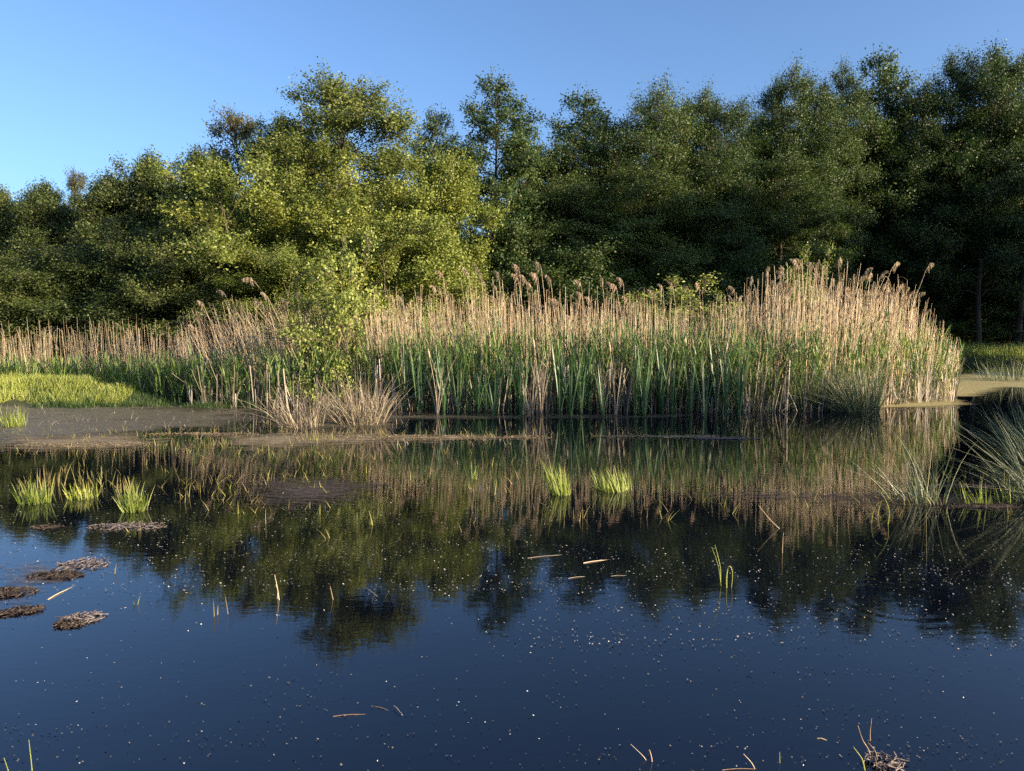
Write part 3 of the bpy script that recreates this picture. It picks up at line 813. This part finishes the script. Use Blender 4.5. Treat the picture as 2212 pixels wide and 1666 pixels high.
for (a_, c_) in RIGHT:
    r_ = a_ > 1850
    plumed(a_, c_, rs.uniform(14.4, 15.6), rs.uniform(.15, .34) if r_ else rs.normal(.0, .06), math.pi + rs.normal(0, .5) if r_ else rs.normal(.3, .8), 'dry reed with pale plume standing over the right reed clump' if not r_ else 'dry reed with pale plume leaning right at the clump right end', 'plumed reeds over the right clump' if not r_ else 'plumed reeds leaning right')
for k in range(90):
    a_ = rs.uniform(1590, 1990)
    c_ = np.interp(a_, *TOP) + rs.uniform(-8, 90)
    plumed(a_, c_, rs.uniform(14.0, 15.8), rs.normal(.02 + .12 * max(0, (a_ - 1850) / 140), .07), rs.uniform(0, 6.28), 'short plumed reed packed inside the right reed clump', 'short plumed reeds inside the right clump')
for k in range(40):
    a_ = rs.uniform(820, 1560)
    c_ = np.interp(a_, *TOP) + rs.uniform(0, 60)
    plumed(a_, c_, rs.uniform(14.0, 16.5), rs.normal(-.06, .08), rs.normal(0, .8), 'short plumed reed deep in the middle of the bed', 'short plumed reeds in the middle')

# ---- cattails along the front
def cattail_proto(seed, head, green):
    rng = np.random.RandomState(seed)
    n = rng.randint(7, 11)
    b = Buf()
    a = rng.uniform(0, 6.28, n); L = rng.uniform(.75, 1.45, n); out = rng.uniform(.05, .34, n)
    t = np.linspace(0, 1, 7)
    q = np.stack([np.cos(a)[:, None] * (.02 + (L * out)[:, None] * t ** 1.3), np.sin(a)[:, None] * (.02 + (L * out)[:, None] * t ** 1.3), L[:, None] * (t - .12 * t ** 3 * (out > .25)[:, None])], -1)
    b.ribbons(q, rng.uniform(.016, .026, n)[:, None] * np.array([1, 1, 1, .95, .8, .5, .06]), unit(np.stack([-np.sin(a) + .3, np.cos(a), a * 0], -1)), rng.rand(n))
    o = thing('cattail', 'cattail', 'cattail', (0, 0, -50))
    link('foliage', b.mesh('foliage', M['cattail_green' if green else 'straw_grey']), o)
    if head:
        t = np.linspace(0, 1, 6); H = rng.uniform(.95, 1.2); lx = rng.uniform(-.25, .1)
        st = np.stack([lx * H * t ** 1.6, t * 0, H * t], -1)
        sb = Buf(); sb.tubes(st[None], (.007 - .003 * t)[None], .6, 5)
        link('stalk', sb.mesh('stalk', M['straw']), o)
        d = unit(st[-1] - st[-2])
        hb = Buf()
        tt = np.linspace(0, 1, 9); rr = np.array([.002, .013, .018, .02, .021, .02, .018, .012, .002]) * rng.uniform(.9, 1.2, 9)
        hb.tubes((st[-1] + d * (tt * .20 - .02)[:, None])[None], rr[None], .5, 9)
        link('seed_head', hb.mesh('seed_head', M['cattail_head'], smooth=True), o)
    return o
cp = [cattail_proto(500, False, True), cattail_proto(501, False, True), cattail_proto(502, False, True), cattail_proto(503, False, False), cattail_proto(504, True, False), cattail_proto(505, True, True)]
cu = [False] * 6
def cattail(k, px, py, s, label, group=None, rot=None):
    q = G(px, py)
    o = cp[k] if not cu[k] else copy_thing(cp[k], (0, 0, 0))
    cu[k] = True
    o.location = (q[0], q[1], -.03)
    o.rotation_euler = (0, 0, rs.uniform(0, 6.28) if rot is None else rot)
    o.scale = (s, s, s)
    o['label'] = label
    if group: o['group'] = group
for (k, a_, c_, s, lab) in [
    (0, 1068, 901, .95, 'green cattail fan at the waterline, leftmost of the clear ones'),
    (1, 1128, 897, 1.1, 'green cattail fan beside the short stubs of broken stems'),
    (2, 1233, 901, .95, 'green cattail fan with a leaf lying out on the water'),
    (0, 1303, 899, .75, 'small bright green cattail fan under the tilted seed head'),
    (1, 1392, 899, 1.1, 'tall green cattail fan right of the pale dead cattail'),
    (2, 1522, 902, .95, 'lone green cattail leaf pair at the dark gap edge'),
    (1, 1568, 896, 1.0, 'arching green cattail at the right end of the row'),
    (3, 1352, 896, 1.1, 'bleached dead cattail with stiff grey leaves'),
    (3, 1145, 900, .6, 'short broken grey cattail stub at the waterline'),
    (4, 1330, 896, 1.0, 'dead cattail with a fluffy seed head tilting left'),
    (5, 1372, 893, 1.05, 'cattail with an upright pale seed head'),
    (4, 1168, 893, 1.05, 'dead cattail with ragged seed head above the left fans'),
    (5, 1548, 892, 1.1, 'cattail with seed head next to the right reed clump'),
    (4, 945, 893, .9, 'dead cattail standing right of the dry rush tussock'),
]:
    cattail(k, a_, c_, s, lab)
for j in range(70):
    cattail(rs.choice([0, 1, 2, 3], p=[.3, .3, .25, .15]), rs.uniform(870, 1600), rs.uniform(878, 895), rs.uniform(.75, 1.2), 'cattail fan standing close in the row behind the waterline', 'cattails packed along the waterline')

# ------------------------------------------------------------------ rush tussocks and grass tufts
def tussock(name, px, py, n, h, rad, leanx, spreadf, mat, label, cat, width=(.006, .011), curl=.5, seed=0, group=None, flop=.0):
    rng = np.random.RandomState(600 + seed)
    q = G(px, py)
    a = rng.uniform(0, 6.28, n); rr = np.sqrt(rng.rand(n)) * rad
    root = np.stack([np.cos(a) * rr, np.sin(a) * rr * .7, np.full(n, -.03)], -1)
    L = h * np.clip(rng.normal(.74, .24, n), .2, 1.2)
    lx = np.cos(a) * spreadf * rr / rad + leanx + rng.normal(0, .15 if n < 300 or n > 340 else .26, n)
    ly = np.sin(a) * spreadf * rr / rad + rng.normal(0, .12, n)
    f = rng.rand(n) < flop
    lx = np.where(f, lx * 1.8 + rng.normal(0, .35, n), lx)
    lx, ly = np.clip(lx, -.85, .85), np.clip(ly, -.5, .5)
    b = Buf()
    blades(b, root, L, lx, ly, rng.uniform(*width, n), rng, rng.rand(n), K=6, curl=np.abs(rng.normal(0, curl, n)) * (1 + 2 * f))
    o = link(name, b.mesh(name, M[mat]), loc=(q[0], q[1], 0))
    return tag(o, label, cat, group)

tussock('rush_tussock', 650, 922, 190, .80, .36, -.16, .42, 'rush_dry', 'ragged sparse dry rush tussock, left one of the pair in front of the reeds', 'rush tussock', seed=1, flop=.3, curl=.9)
tussock('rush_tussock', 782, 915, 400, .88, .38, -.08, .40, 'rush_dry', 'dense dry rush tussock, right one of the pair in front of the reeds', 'rush tussock', seed=2, flop=.2, curl=.8)
tussock('rush_tussock', 720, 912, 130, .6, .30, -.1, .5, 'rush_dry', 'low dry rush filling between the pair of tussocks', 'rush tussock', seed=3, flop=.25)
tussock('rush_tussock', 1850, 888, 700, 1.05, .40, -.30, .48, 'rush_green', 'grey green rush tussock fanning left at the foot of the right clump', 'rush tussock', seed=4, flop=.05)
tussock('rush_tussock', 1740, 882, 650, .95, .60, -.10, .40, 'rush_green', 'grey green rush bank left of the fanning tussock', 'rush tussock', seed=5, flop=.08)
tussock('rush_tussock', 1620, 882, 300, .9, .5, 0, .35, 'rush_green', 'grey green rush patch beside the last cattails', 'rush tussock', seed=6, flop=.08)
tussock('rush_tussock', 2285, 1085, 340, .90, .30, -.26, .30, 'rush_green', 'big grey green rush tussock at the right edge fanning left', 'rush tussock', width=(.004, .008), seed=7, flop=.08)
tussock('rush_tussock', 2235, 985, 310, .80, .34, -.18, .30, 'rush_green', 'grey rush tussock behind the big one at the right edge', 'rush tussock', seed=8, flop=.1)
tussock('rush_tussock', 1990, 1082, 105, .62, .24, -.22, .45, 'rush_green', 'thin sparse rush standing in the water left of the edge tussock', 'rush tussock', width=(.004, .008), seed=9, flop=.15)
tussock('rush_tussock', 2190, 822, 260, .75, .9, -.05, .4, 'rush_green', 'grey rush patch in the duckweed of the right inlet', 'rush tussock', seed=10, flop=.1)
tussock('rush_tussock', 2290, 815, 300, .9, .9, -.05, .4, 'rush_green', 'grey rush patch cut by the right edge in the inlet', 'rush tussock', seed=11, flop=.1)
TUFTS = [
    (75, 1086, 150, .22, .14, 'bright green grass tuft in the water, leftmost of the row of three'),
    (178, 1076, 105, .175, .13, 'bright grass tuft in the water, middle of the row of three'),
    (290, 1103, 170, .245, .105, 'brightest green grass tuft, right one of the row of three'),
    (1212, 1068, 80, .36, .10, 'green grass tuft with long spikes, left of the central pair'),
    (1325, 1058, 160, .255, .18, 'dense yellow green grass tuft, right of the central pair'),
    (28, 921, 150, .34, .20, 'yellow green grass tuft on the grey scum by the left edge'),
    (2095, 1088, 16, .26, .10, 'few green shoots left of the edge tussock foot'),
    (2125, 1090, 18, .28, .08, 'upright green shoots beside the edge tussock foot'),
    (2165, 1084, 14, .28, .12, 'thin leaning shoots under the edge tussock'),
    (685, 952, 40, .17, .28, 'small yellow grass tuft in front of the dry rush pair'),
    (475, 962, 24, .14, .16, 'tiny yellow grass tuft left of the dry rush pair'),
    (90, 1052, 40, .26, .22, 'thin dry grass tuft behind the leftmost green tuft'),
    (200, 1048, 26, .24, .18, 'thin dry grass tuft behind the middle green tuft'),
    (270, 1060, 24, .2, .12, 'thin dry grass tuft behind the brightest tuft'),
    (1023, 1035, 9, .22, .05, 'three yellow blades left of the long spiked tuft'),
    (8, 842, 5, .55, .05, 'tall pale reed shoot at the left edge of the bank grass'),
    (90, 838, 4, .50, .04, 'pale reed shoot in the bank grass right of the edge one'),
    (130, 840, 6, .58, .05, 'tallest pale reed shoot rising from the bank grass'),
    (195, 846, 4, .55, .04, 'forked reed shoot near the right part of the bank grass'),
    (288, 858, 4, .60, .04, 'lone reed shoot right of the bank grass'),
    (1600, 905, 24, .14, .28, 'low yellow plants at the water edge below the rush bank'),
]
for k, (a_, c_, n, h, rad, lab) in enumerate(TUFTS):
    tussock('grass_tuft', a_, c_, n, h, rad, -.05 if a_ < 1100 else -.18, .13, 'sprig' if 'dry' in lab or 'yellow grass' in lab or 'low yellow' in lab else 'grass_bright', lab, 'grass tuft', width=(.005, .011), curl=.3, seed=20 + k)

# sparse sprigs of grass standing out of the shallow water, too many and too scattered to count
def scatter_blades(name, boxes, mat, label, cat, seed, h=(.05, .16), width=(.004, .008), lean=.4):
    rng = np.random.RandomState(seed)
    roots = []
    for (x0, x1, y0, y1, n) in boxes:
        px = rng.uniform(x0, x1, n); py = rng.uniform(y0, y1, n)
        for p in zip(px, py):
            g = G(*p)
            m = rng.randint(1, 4)
            for _ in range(m):
                roots.append(g + np.array((*rng.normal(0, .03, 2), -.02)))
    root = np.array(roots); N = len(root)
    b = Buf()
    blades(b, root, rng.uniform(*h, N), rng.normal(-.05, lean, N), rng.normal(0, lean * .6, N), rng.uniform(*width, N), rng, rng.rand(N), K=4, curl=np.abs(rng.normal(0, .4, N)))
    return tag(link(name, b.mesh(name, M[mat])), label, cat, kind='stuff')
scatter_blades('sprigs', [(0, 560, 930, 985, 130), (420, 900, 940, 1000, 110), (600, 1200, 932, 950, 90), (1260, 1640, 935, 950, 50), (380, 720, 1020, 1110, 60), (100, 900, 1000, 1060, 50), (860, 1180, 980, 1060, 30), (1000, 1700, 1050, 1130, 35), (200, 1100, 1100, 1330, 12), (1700, 2212, 1060, 1120, 60), (1950, 2212, 1000, 1060, 40)], 'sprig', 'short yellowish sprigs scattered over the shallow water', 'sprigs', 41)

scatter_blades('mud_litter', [(-20, 580, 872, 935, 330), (560, 900, 885, 930, 110), (420, 1200, 935, 965, 160), (1850, 2100, 868, 884, 60)], 'straw_grey', 'bits of dead stem lying on the scum and along the water margin', 'litter', 42, h=(.03, .14), width=(.004, .009), lean=.9)

# ------------------------------------------------------------------ bank grass
def bank_grass(name, n, lo, hi, y0, y1, h, mat, label, seed, width=(.006, .012)):
    rng = np.random.RandomState(seed)
    px = lo + (hi - lo) * rng.rand(n)
    y0v = y0 + (.22 * np.sin(px * .021 + seed) + .15 * np.sin(px * .067) + 1.6 * np.clip((px - hi + 90) / 90, 0, 1) ** 2 * (hi < 1000)) * .5 * (y1 - y0) / 2
    y = y0v + (y1 - y0v) * rng.rand(n)
    x = (px - 1106) / F_PX * y
    z = np.maximum(ground_z(x, y), -.02)
    root = np.stack([x, y, z - .02], -1)
    lump = .75 + .35 * np.sin(x * 2.1) * np.sin(y * 2.7 + 1) + .15 * np.sin(x * 6)
    b = Buf()
    blades(b, root, rng.uniform(*h, n) * lump, rng.normal(0, .25, n), rng.normal(0, .25, n), rng.uniform(*width, n), rng, rng.rand(n), K=4, curl=np.abs(rng.normal(0, .5, n)))
    return tag(link(name, b.mesh(name, M[mat])), label, 'grass', kind='stuff')
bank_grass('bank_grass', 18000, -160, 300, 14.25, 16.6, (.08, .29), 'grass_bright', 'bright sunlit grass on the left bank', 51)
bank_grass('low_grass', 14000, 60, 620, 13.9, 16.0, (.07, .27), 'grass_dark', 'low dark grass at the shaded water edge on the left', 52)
bank_grass('far_grass', 9000, 1990, 2330, 29.8, 37, (.25, .6), 'grass_bright', 'green grass on the far bank beyond the right inlet', 53, width=(.012, .024))
bank_grass('forest_floor_plants', 9000, 1000, 2330, 28, 44, (.2, .7), 'grass_dark', 'dark undergrowth on the forest floor', 54, width=(.02, .04))

# ------------------------------------------------------------------ things floating on the water
def debris(px, py, wpx, depth, mat, label, seed, hgt=.03, lumps=140, name='debris_mat', tilt=0.0):
    """low irregular raft: a mound with a ragged outline plus bits of stem and leaf lying on it"""
    rng = np.random.RandomState(700 + seed)
    q = G(px, py)
    hwid = wpx * .5 / F_PX * q[1]
    n, m = 56, 8
    a = np.linspace(0, 2 * np.pi, n, endpoint=False)
    rim = 1 + .16 * np.sin(a * 3 + rng.uniform(0, 6)) + .10 * np.sin(a * 7 + rng.uniform(0, 6)) + rng.normal(0, .07, n)
    v = []
    for k in range(m):
        r_ = 1 - k / m
        bump = .45 * hgt * (1 - r_ ** 2) * np.clip(rng.normal(.7, .5, n), 0, 2)
        v.append(np.stack([np.cos(a) * rim * r_ * hwid, np.sin(a) * rim * r_ * depth, bump + (.003 if k else -.004)], -1))
    idx = np.arange(n * m).reshape(m, n); nx = np.roll(idx, -1, 1)
    b = Buf()
    b.add(np.concatenate(v), np.stack([idx[:-1], nx[:-1], nx[1:], idx[1:]], -1).reshape(-1, 4), .5)
    n_sheet = b.n
    N = lumps
    aa = rng.uniform(0, 6.28, N); rr = np.sqrt(rng.rand(N)) * 1.02
    c = np.stack([np.cos(aa) * rr * hwid, np.sin(aa) * rr * depth, np.full(N, .006) + hgt * .35 * (1 - rr)], -1)
    d = rng.uniform(0, 6.28, N); ln = rng.uniform(.01, .06, N)
    t = np.linspace(-.5, .5, 3)
    p = c[:, None] + np.stack([np.cos(d)[:, None] * ln[:, None] * t, np.sin(d)[:, None] * ln[:, None] * t, rng.normal(0, .004, (N, 1)) + t[None] * rng.normal(0, .01, (N, 1))], -1)
    b.tubes(p, np.broadcast_to(rng.uniform(.0012, .0035, N)[:, None], (N, 3)), .5, 4)
    me = b.mesh(name, M[{'debris': 'raft_dark', 'debris_pale': 'raft_pale', 'mat_straw': 'raft_straw'}[mat]])
    cov = np.full(len(me.vertices), 1.6, np.float32)
    cov[:n_sheet] = np.repeat(np.interp(np.arange(m), [0, 1, 2, 4, m], [-.5, -.15, .1, .35, .5]), n)
    at = me.attributes.new('cover', 'FLOAT', 'POINT')
    at.data.foreach_set('value', cov)
    o = link(name, me, loc=(q[0], q[1], 0))
    o.rotation_euler = (0, 0, tilt)
    return tag(o, label, 'plant debris')
debris(275, 1138, 170, .12, 'debris_pale', 'pale raft of plant debris in front of the brightest grass tuft', 1, .02)
debris(178, 1222, 110, .14, 'debris_pale', 'pale speckled raft of debris, largest of the rafts on the left', 2, .015)
debris(125, 1245, 120, .06, 'debris', 'dark brown clump of weed along the front of the largest pale raft', 3, .05, tilt=.12)
debris(10, 1282, 130, .10, 'debris', 'dark raft of weed at the left edge behind the pale stick', 4, .04)
debris(40, 1322, 110, .06, 'debris', 'narrow dark raft of weed at the left edge below the pale stick', 5, .035, tilt=.35)
debris(175, 1338, 90, .09, 'debris_pale', 'pale raft with dark centre, nearest of the rafts on the left', 6, .012)
debris(148, 1350, 60, .04, 'debris', 'small dark clump of weed on the nearest pale raft', 7, .03)
debris(100, 1140, 80, .06, 'debris', 'thin dark wisp of debris in front of the leftmost tuft', 8, .015, lumps=60)
debris(900, 946, 580, .25, 'mat_straw', 'long straw coloured mat on the water in front of the reeds', 9, .03, lumps=500, name='reed_mat')
debris(1440, 944, 360, .16, 'mat_straw', 'shorter straw mat on the water right of the long mat', 10, .025, lumps=260, name='reed_mat')
debris(1570, 948, 150, .10, 'debris_pale', 'pinkish straw mat at the right end of the strip of mats', 11, .02, lumps=120, name='reed_mat')
debris(200, 962, 330, .18, 'mat_straw', 'straw coloured mat on the water near the left edge', 12, .02, lumps=220, name='reed_mat')
debris(440, 938, 260, .12, 'mat_straw', 'thin straw mat left of the dry rush tussocks', 13, .02, lumps=160, name='reed_mat')
debris(2090, 1052, 170, .12, 'debris', 'dark litter raft under the sparse rush on the right', 16, .02, lumps=140, name='reed_mat')
debris(2130, 1095, 210, .10, 'debris', 'dark litter raft at the foot of the right edge tussock', 17, .02, lumps=140, name='reed_mat')
debris(1910, 1650, 90, .05, 'debris_pale', 'pinkish clump of rotting weed at the twigs bottom right', 18, .02, lumps=90)

def stick(name, pts, r, mat, label, cat, sides=6, group=None):
    """pts: list of (px, py, height above the water)"""
    P = np.array([G(a, b, 0) if z == 0 else np.array((*V(a, b, pts[0][3])[:2], V(a, b, pts[0][3])[2])) for (a, b, z, *_) in pts])
    return P

def twig(name, foot, path, r, mat, label, cat, tip=.35):
    """a stem standing or lying in the water: foot pixel on the surface, path of (dx, dz, dy) metres from the foot"""
    q = G(*foot)
    p = np.array([(0, 0, -.03)] + [(a, c, z) for (a, z, c) in path], float)
    K = 14
    t = np.linspace(0, len(p) - 1, K)
    s_ = np.stack([np.interp(t, np.arange(len(p)), p[:, k]) for k in range(3)], -1)
    for _ in range(2):
        s_[1:-1] = .25 * s_[:-2] + .5 * s_[1:-1] + .25 * s_[2:]
    b = Buf()
    b.tubes(s_[None], (.62 * r * (1 - (1 - tip) * np.linspace(0, 1, K)))[None], .5 + .3 * rs.rand(), 6)
    o = link(name, b.mesh(name, M[mat], smooth=True), loc=(q[0], q[1], 0))
    return tag(o, label, cat)

def mpp(py):                                         # metres per photo pixel at the water there
    return G(1106, py)[1] / F_PX
k1 = mpp(1262)
twig('shoot', (1556, 1265), [(-.02 * k1, 40 * k1, 0), (-14 * k1, 92 * k1, 0)], .006, 'grass_bright', 'single straight green shoot standing in the dark water', 'shoot')
twig('shoot', (1559, 1266), [(-8 * k1, 45 * k1, 0), (-24 * k1, 88 * k1, 0)], .005, 'grass_bright', 'thin green side blade leaning left from the straight shoot', 'shoot')
twig('shoot', (1570, 1270), [(-2 * k1, 30 * k1, 0), (3 * k1, 52 * k1, 0), (9 * k1, 46 * k1, 0), (13 * k1, 30 * k1, 0), (10 * k1, 0, 0)], .006, 'grass_bright', 'green shoot bent over in an arch beside the straight shoot', 'shoot')
k1 = mpp(1140)
twig('shoot', (1917, 1133), [(4 * k1, 28 * k1, 0), (-4 * k1, 52 * k1, 0), (-22 * k1, 80 * k1, 0)], .007, 'grass_bright', 'curved yellow green blade arching out of the water on the right', 'shoot')
twig('shoot', (1882, 1130), [(2 * k1, 25 * k1, 0), (12 * k1, 45 * k1, 0), (26 * k1, 52 * k1, 0)], .005, 'grass_bright', 'thin curved blade left of the arching blade on the right', 'shoot')
twig('reed_stick', (1692, 1142), [(-30 * k1, 20 * k1, 0), (-56 * k1, 52 * k1, 0)], .005, 'straw', 'bent pale stalk leaning left over the dark water', 'stick')
twig('reed_stick', (1690, 1195), [(0, 20 * k1, 0), (1 * k1, 42 * k1, 0)], .004, 'straw', 'short upright brown stalk right of centre', 'stick')
twig('reed_stick', (604, 1296), [(-3 * k1, 20 * k1, 0), (-7 * k1, 42 * k1, 0)], .005, 'straw', 'thin forked pale stalk in the tree reflection, left branch', 'stick')
twig('reed_stick', (598, 1293), [(2 * k1, 12 * k1, 0), (-1 * k1, 24 * k1, 0)], .004, 'straw', 'short second branch of the forked pale stalk', 'stick')
twig('reed_stick', (574, 1132), [(0, 20 * k1, 0), (1 * k1, 34 * k1, 0)], .003, 'straw', 'thin upright stalk above the forked stalk', 'stick')
twig('reed_stick', (722, 1295), [(-4 * k1, 10 * k1, 0), (-6 * k1, 22 * k1, 0)], .003, 'straw', 'short tilted stalk in the middle of the tree reflection', 'stick')
def flat_stick(name, a0, a1, r, mat, label, z=.01):
    A, B = G(*a0), G(*a1)
    t = np.linspace(0, 1, 8)
    p = A + (B - A) * t[:, None]
    r *= .42
    p[:, 2] = (z - .01) + .003 * np.sin(t * 5) + r * .4
    c = p.mean(0)
    b = Buf(); b.tubes((p - c)[None], (r * (1 - .5 * t))[None], .7, 6)
    return tag(link(name, b.mesh(name, M[mat], smooth=True), loc=tuple(c)), label, 'stick')
flat_stick('reed_stick', (103, 1296), (163, 1264), .009, 'straw', 'pale stick lying across the dark rafts on the left')
flat_stick('leaf_blade', (1260, 1217), (1320, 1208), .008, 'straw', 'pale dry leaf floating right of centre, brightest of the floating blades')
flat_stick('leaf_blade', (1140, 1206), (1240, 1196), .004, 'straw_grey', 'thin grey blade floating left of the brightest floating blade')
flat_stick('leaf_blade', (1228, 1250), (1275, 1244), .005, 'straw_grey', 'grey blade floating just below the brightest floating blade')
flat_stick('leaf_blade', (1320, 1245), (1365, 1243), .004, 'straw_grey', 'short grey blade floating right below the brightest floating blade')
flat_stick('leaf_blade', (720, 1548), (815, 1541), .004, 'twig', 'thin dark stalk floating in the blue foreground')
flat_stick('reed_stick', (850, 1530), (868, 1546), .004, 'straw', 'short pale stalk at the end of the dark floating stalk', z=.02)
flat_stick('reed_stick', (808, 1527), (850, 1537), .004, 'twig', 'dark bit of stalk above the thin floating stalk')
flat_stick('reed_stick', (1765, 1596), (1792, 1600), .006, 'straw', 'pale bit of stalk floating left of the twig cluster')
flat_stick('leaf_blade', (1560, 1664), (1660, 1660), .004, 'twig', 'dark stalk floating at the bottom edge')
k1 = mpp(1640)
twig('reed_stick', (1410, 1645), [(-3 * k1, 12 * k1, 0), (-8 * k1, 28 * k1, 0)], .0045, 'straw', 'short upright stub with a sharp tip near the bottom edge', 'stick')
twig('reed_stick', (1408, 1642), [(-20 * k1, 10 * k1, 0), (-46 * k1, 30 * k1, .02)], .003, 'straw', 'thin slanting stalk joined to the sharp stub', 'stick')
twig('reed_stick', (1638, 1660), [(-14 * k1, 12 * k1, 0), (-34 * k1, 34 * k1, 0)], .004, 'straw', 'slanting pale stick at the bottom edge, left of the thin upright one', 'stick')
twig('reed_stick', (1685, 1648), [(-1 * k1, 12 * k1, 0), (-2 * k1, 26 * k1, 0)], .003, 'grass_bright', 'thin upright greenish stick at the bottom edge', 'stick')
twig('branch', (1884, 1640), [(-8 * k1, 22 * k1, 0), (-24 * k1, 44 * k1, 0), (-36 * k1, 80 * k1, 0)], .006, 'twig', 'knobbly twig leaning left in the cluster bottom right', 'twig')
twig('branch', (1880, 1600), [(-2 * k1, 20 * k1, 0), (1 * k1, 56 * k1, 0)], .005, 'twig', 'upright twig standing above the cluster bottom right', 'twig')
twig('branch', (1900, 1650), [(-10 * k1, 30 * k1, 0), (-28 * k1, 50 * k1, 0)], .004, 'twig', 'second slanting twig in the cluster bottom right', 'twig')
twig('shoot', (1872, 1664), [(-10 * k1, 26 * k1, 0), (-30 * k1, 52 * k1, 0)], .0045, 'grass_bright', 'greenish stem in the front of the twig cluster', 'shoot')
twig('branch', (1895, 1664), [(-2 * k1, 14 * k1, 0), (-6 * k1, 30 * k1, 0)], .004, 'twig', 'short twig at the very bottom of the cluster', 'twig')
flat_stick('branch', (1885, 1625), (1938, 1664), .006, 'twig', 'thick rotting twig lying in the cluster bottom right')
k1 = mpp(1700)
twig('shoot', (72, 1700), [(-1 * k1, 50 * k1, 0), (-4 * k1, 112 * k1, 0)], .004, 'grass_bright', 'tall green blade rising from the bottom left corner', 'shoot')
twig('shoot', (30, 1705), [(-8 * k1, 35 * k1, 0), (-18 * k1, 74 * k1, 0)], .004, 'grass_bright', 'shorter green blade tilted left in the bottom left corner', 'shoot')

# floating specks: seed fluff, petals, bits of leaf
def specks(name, n, box, size, seed, label, tlo, thi):
    rng = np.random.RandomState(seed)
    px = rng.uniform(box[0], box[1], n); py = box[2] + (box[3] - box[2]) * rng.rand(n)
    # gather part of them in drifts
    c = rng.randint(0, 26, n); cx = rng.uniform(box[0], box[1], 26); cy = rng.uniform(box[2], box[3], 26)
    dr = rng.rand(n) < .6
    tl = rng.normal(0, .10, 26); sx_ = rng.uniform(60, 260, 26); sy_ = rng.uniform(3, 22, 26)
    ox = rng.normal(0, 1, n) * sx_[c]
    px = np.where(dr, cx[c] + ox, px); py = np.where(dr, cy[c] + ox * tl[c] + rng.normal(0, 1, n) * sy_[c], py)
    py = np.clip(py, box[2], 1760)
    P = np.array([G(a, d_) for a, d_ in zip(px, py)])
    s_ = rng.uniform(*size, n)
    ang = rng.uniform(0, 6.28, n)
    v = []
    for k in range(4):
        a_ = ang + k * np.pi / 2 + rng.normal(0, .3, n)
        r_ = s_ * rng.uniform(.35, .65, n)
        v.append(np.stack([P[:, 0] + np.cos(a_) * r_, P[:, 1] + np.sin(a_) * r_, .004 + rng.uniform(0, .6, n) * s_], -1))
    b = Buf()
    b.add(np.stack(v, 1), np.arange(n * 4).reshape(n, 4), rng.uniform(tlo, thi, n))
    return tag(link(name, b.mesh(name, M['fluff'])), label, 'specks', kind='stuff')
specks('seed_fluff', 200, (-100, 2300, 1330, 1740), (.003, .0075), 61, 'white seed fluff dotted over the open blue foreground water', .55, .97)
specks('seed_fluff', 330, (-100, 2300, 1080, 1345), (.004, .009), 65, 'white seed fluff dotted over the dark reflections', .5, .97)
specks('leaf_specks', 1500, (-100, 2300, 1340, 1740), (.003, .009), 62, 'small dull bits of leaf floating in the foreground', .0, .5)
specks('leaf_specks', 2000, (1150, 2300, 1180, 1400), (.005, .011), 63, 'drift of dull floating bits over the right side of the pond', .2, .8)
specks('leaf_specks', 2600, (-100, 1150, 1050, 1290), (.005, .012), 64, 'drift of dull floating bits over the left side of the pond', .2, .75)
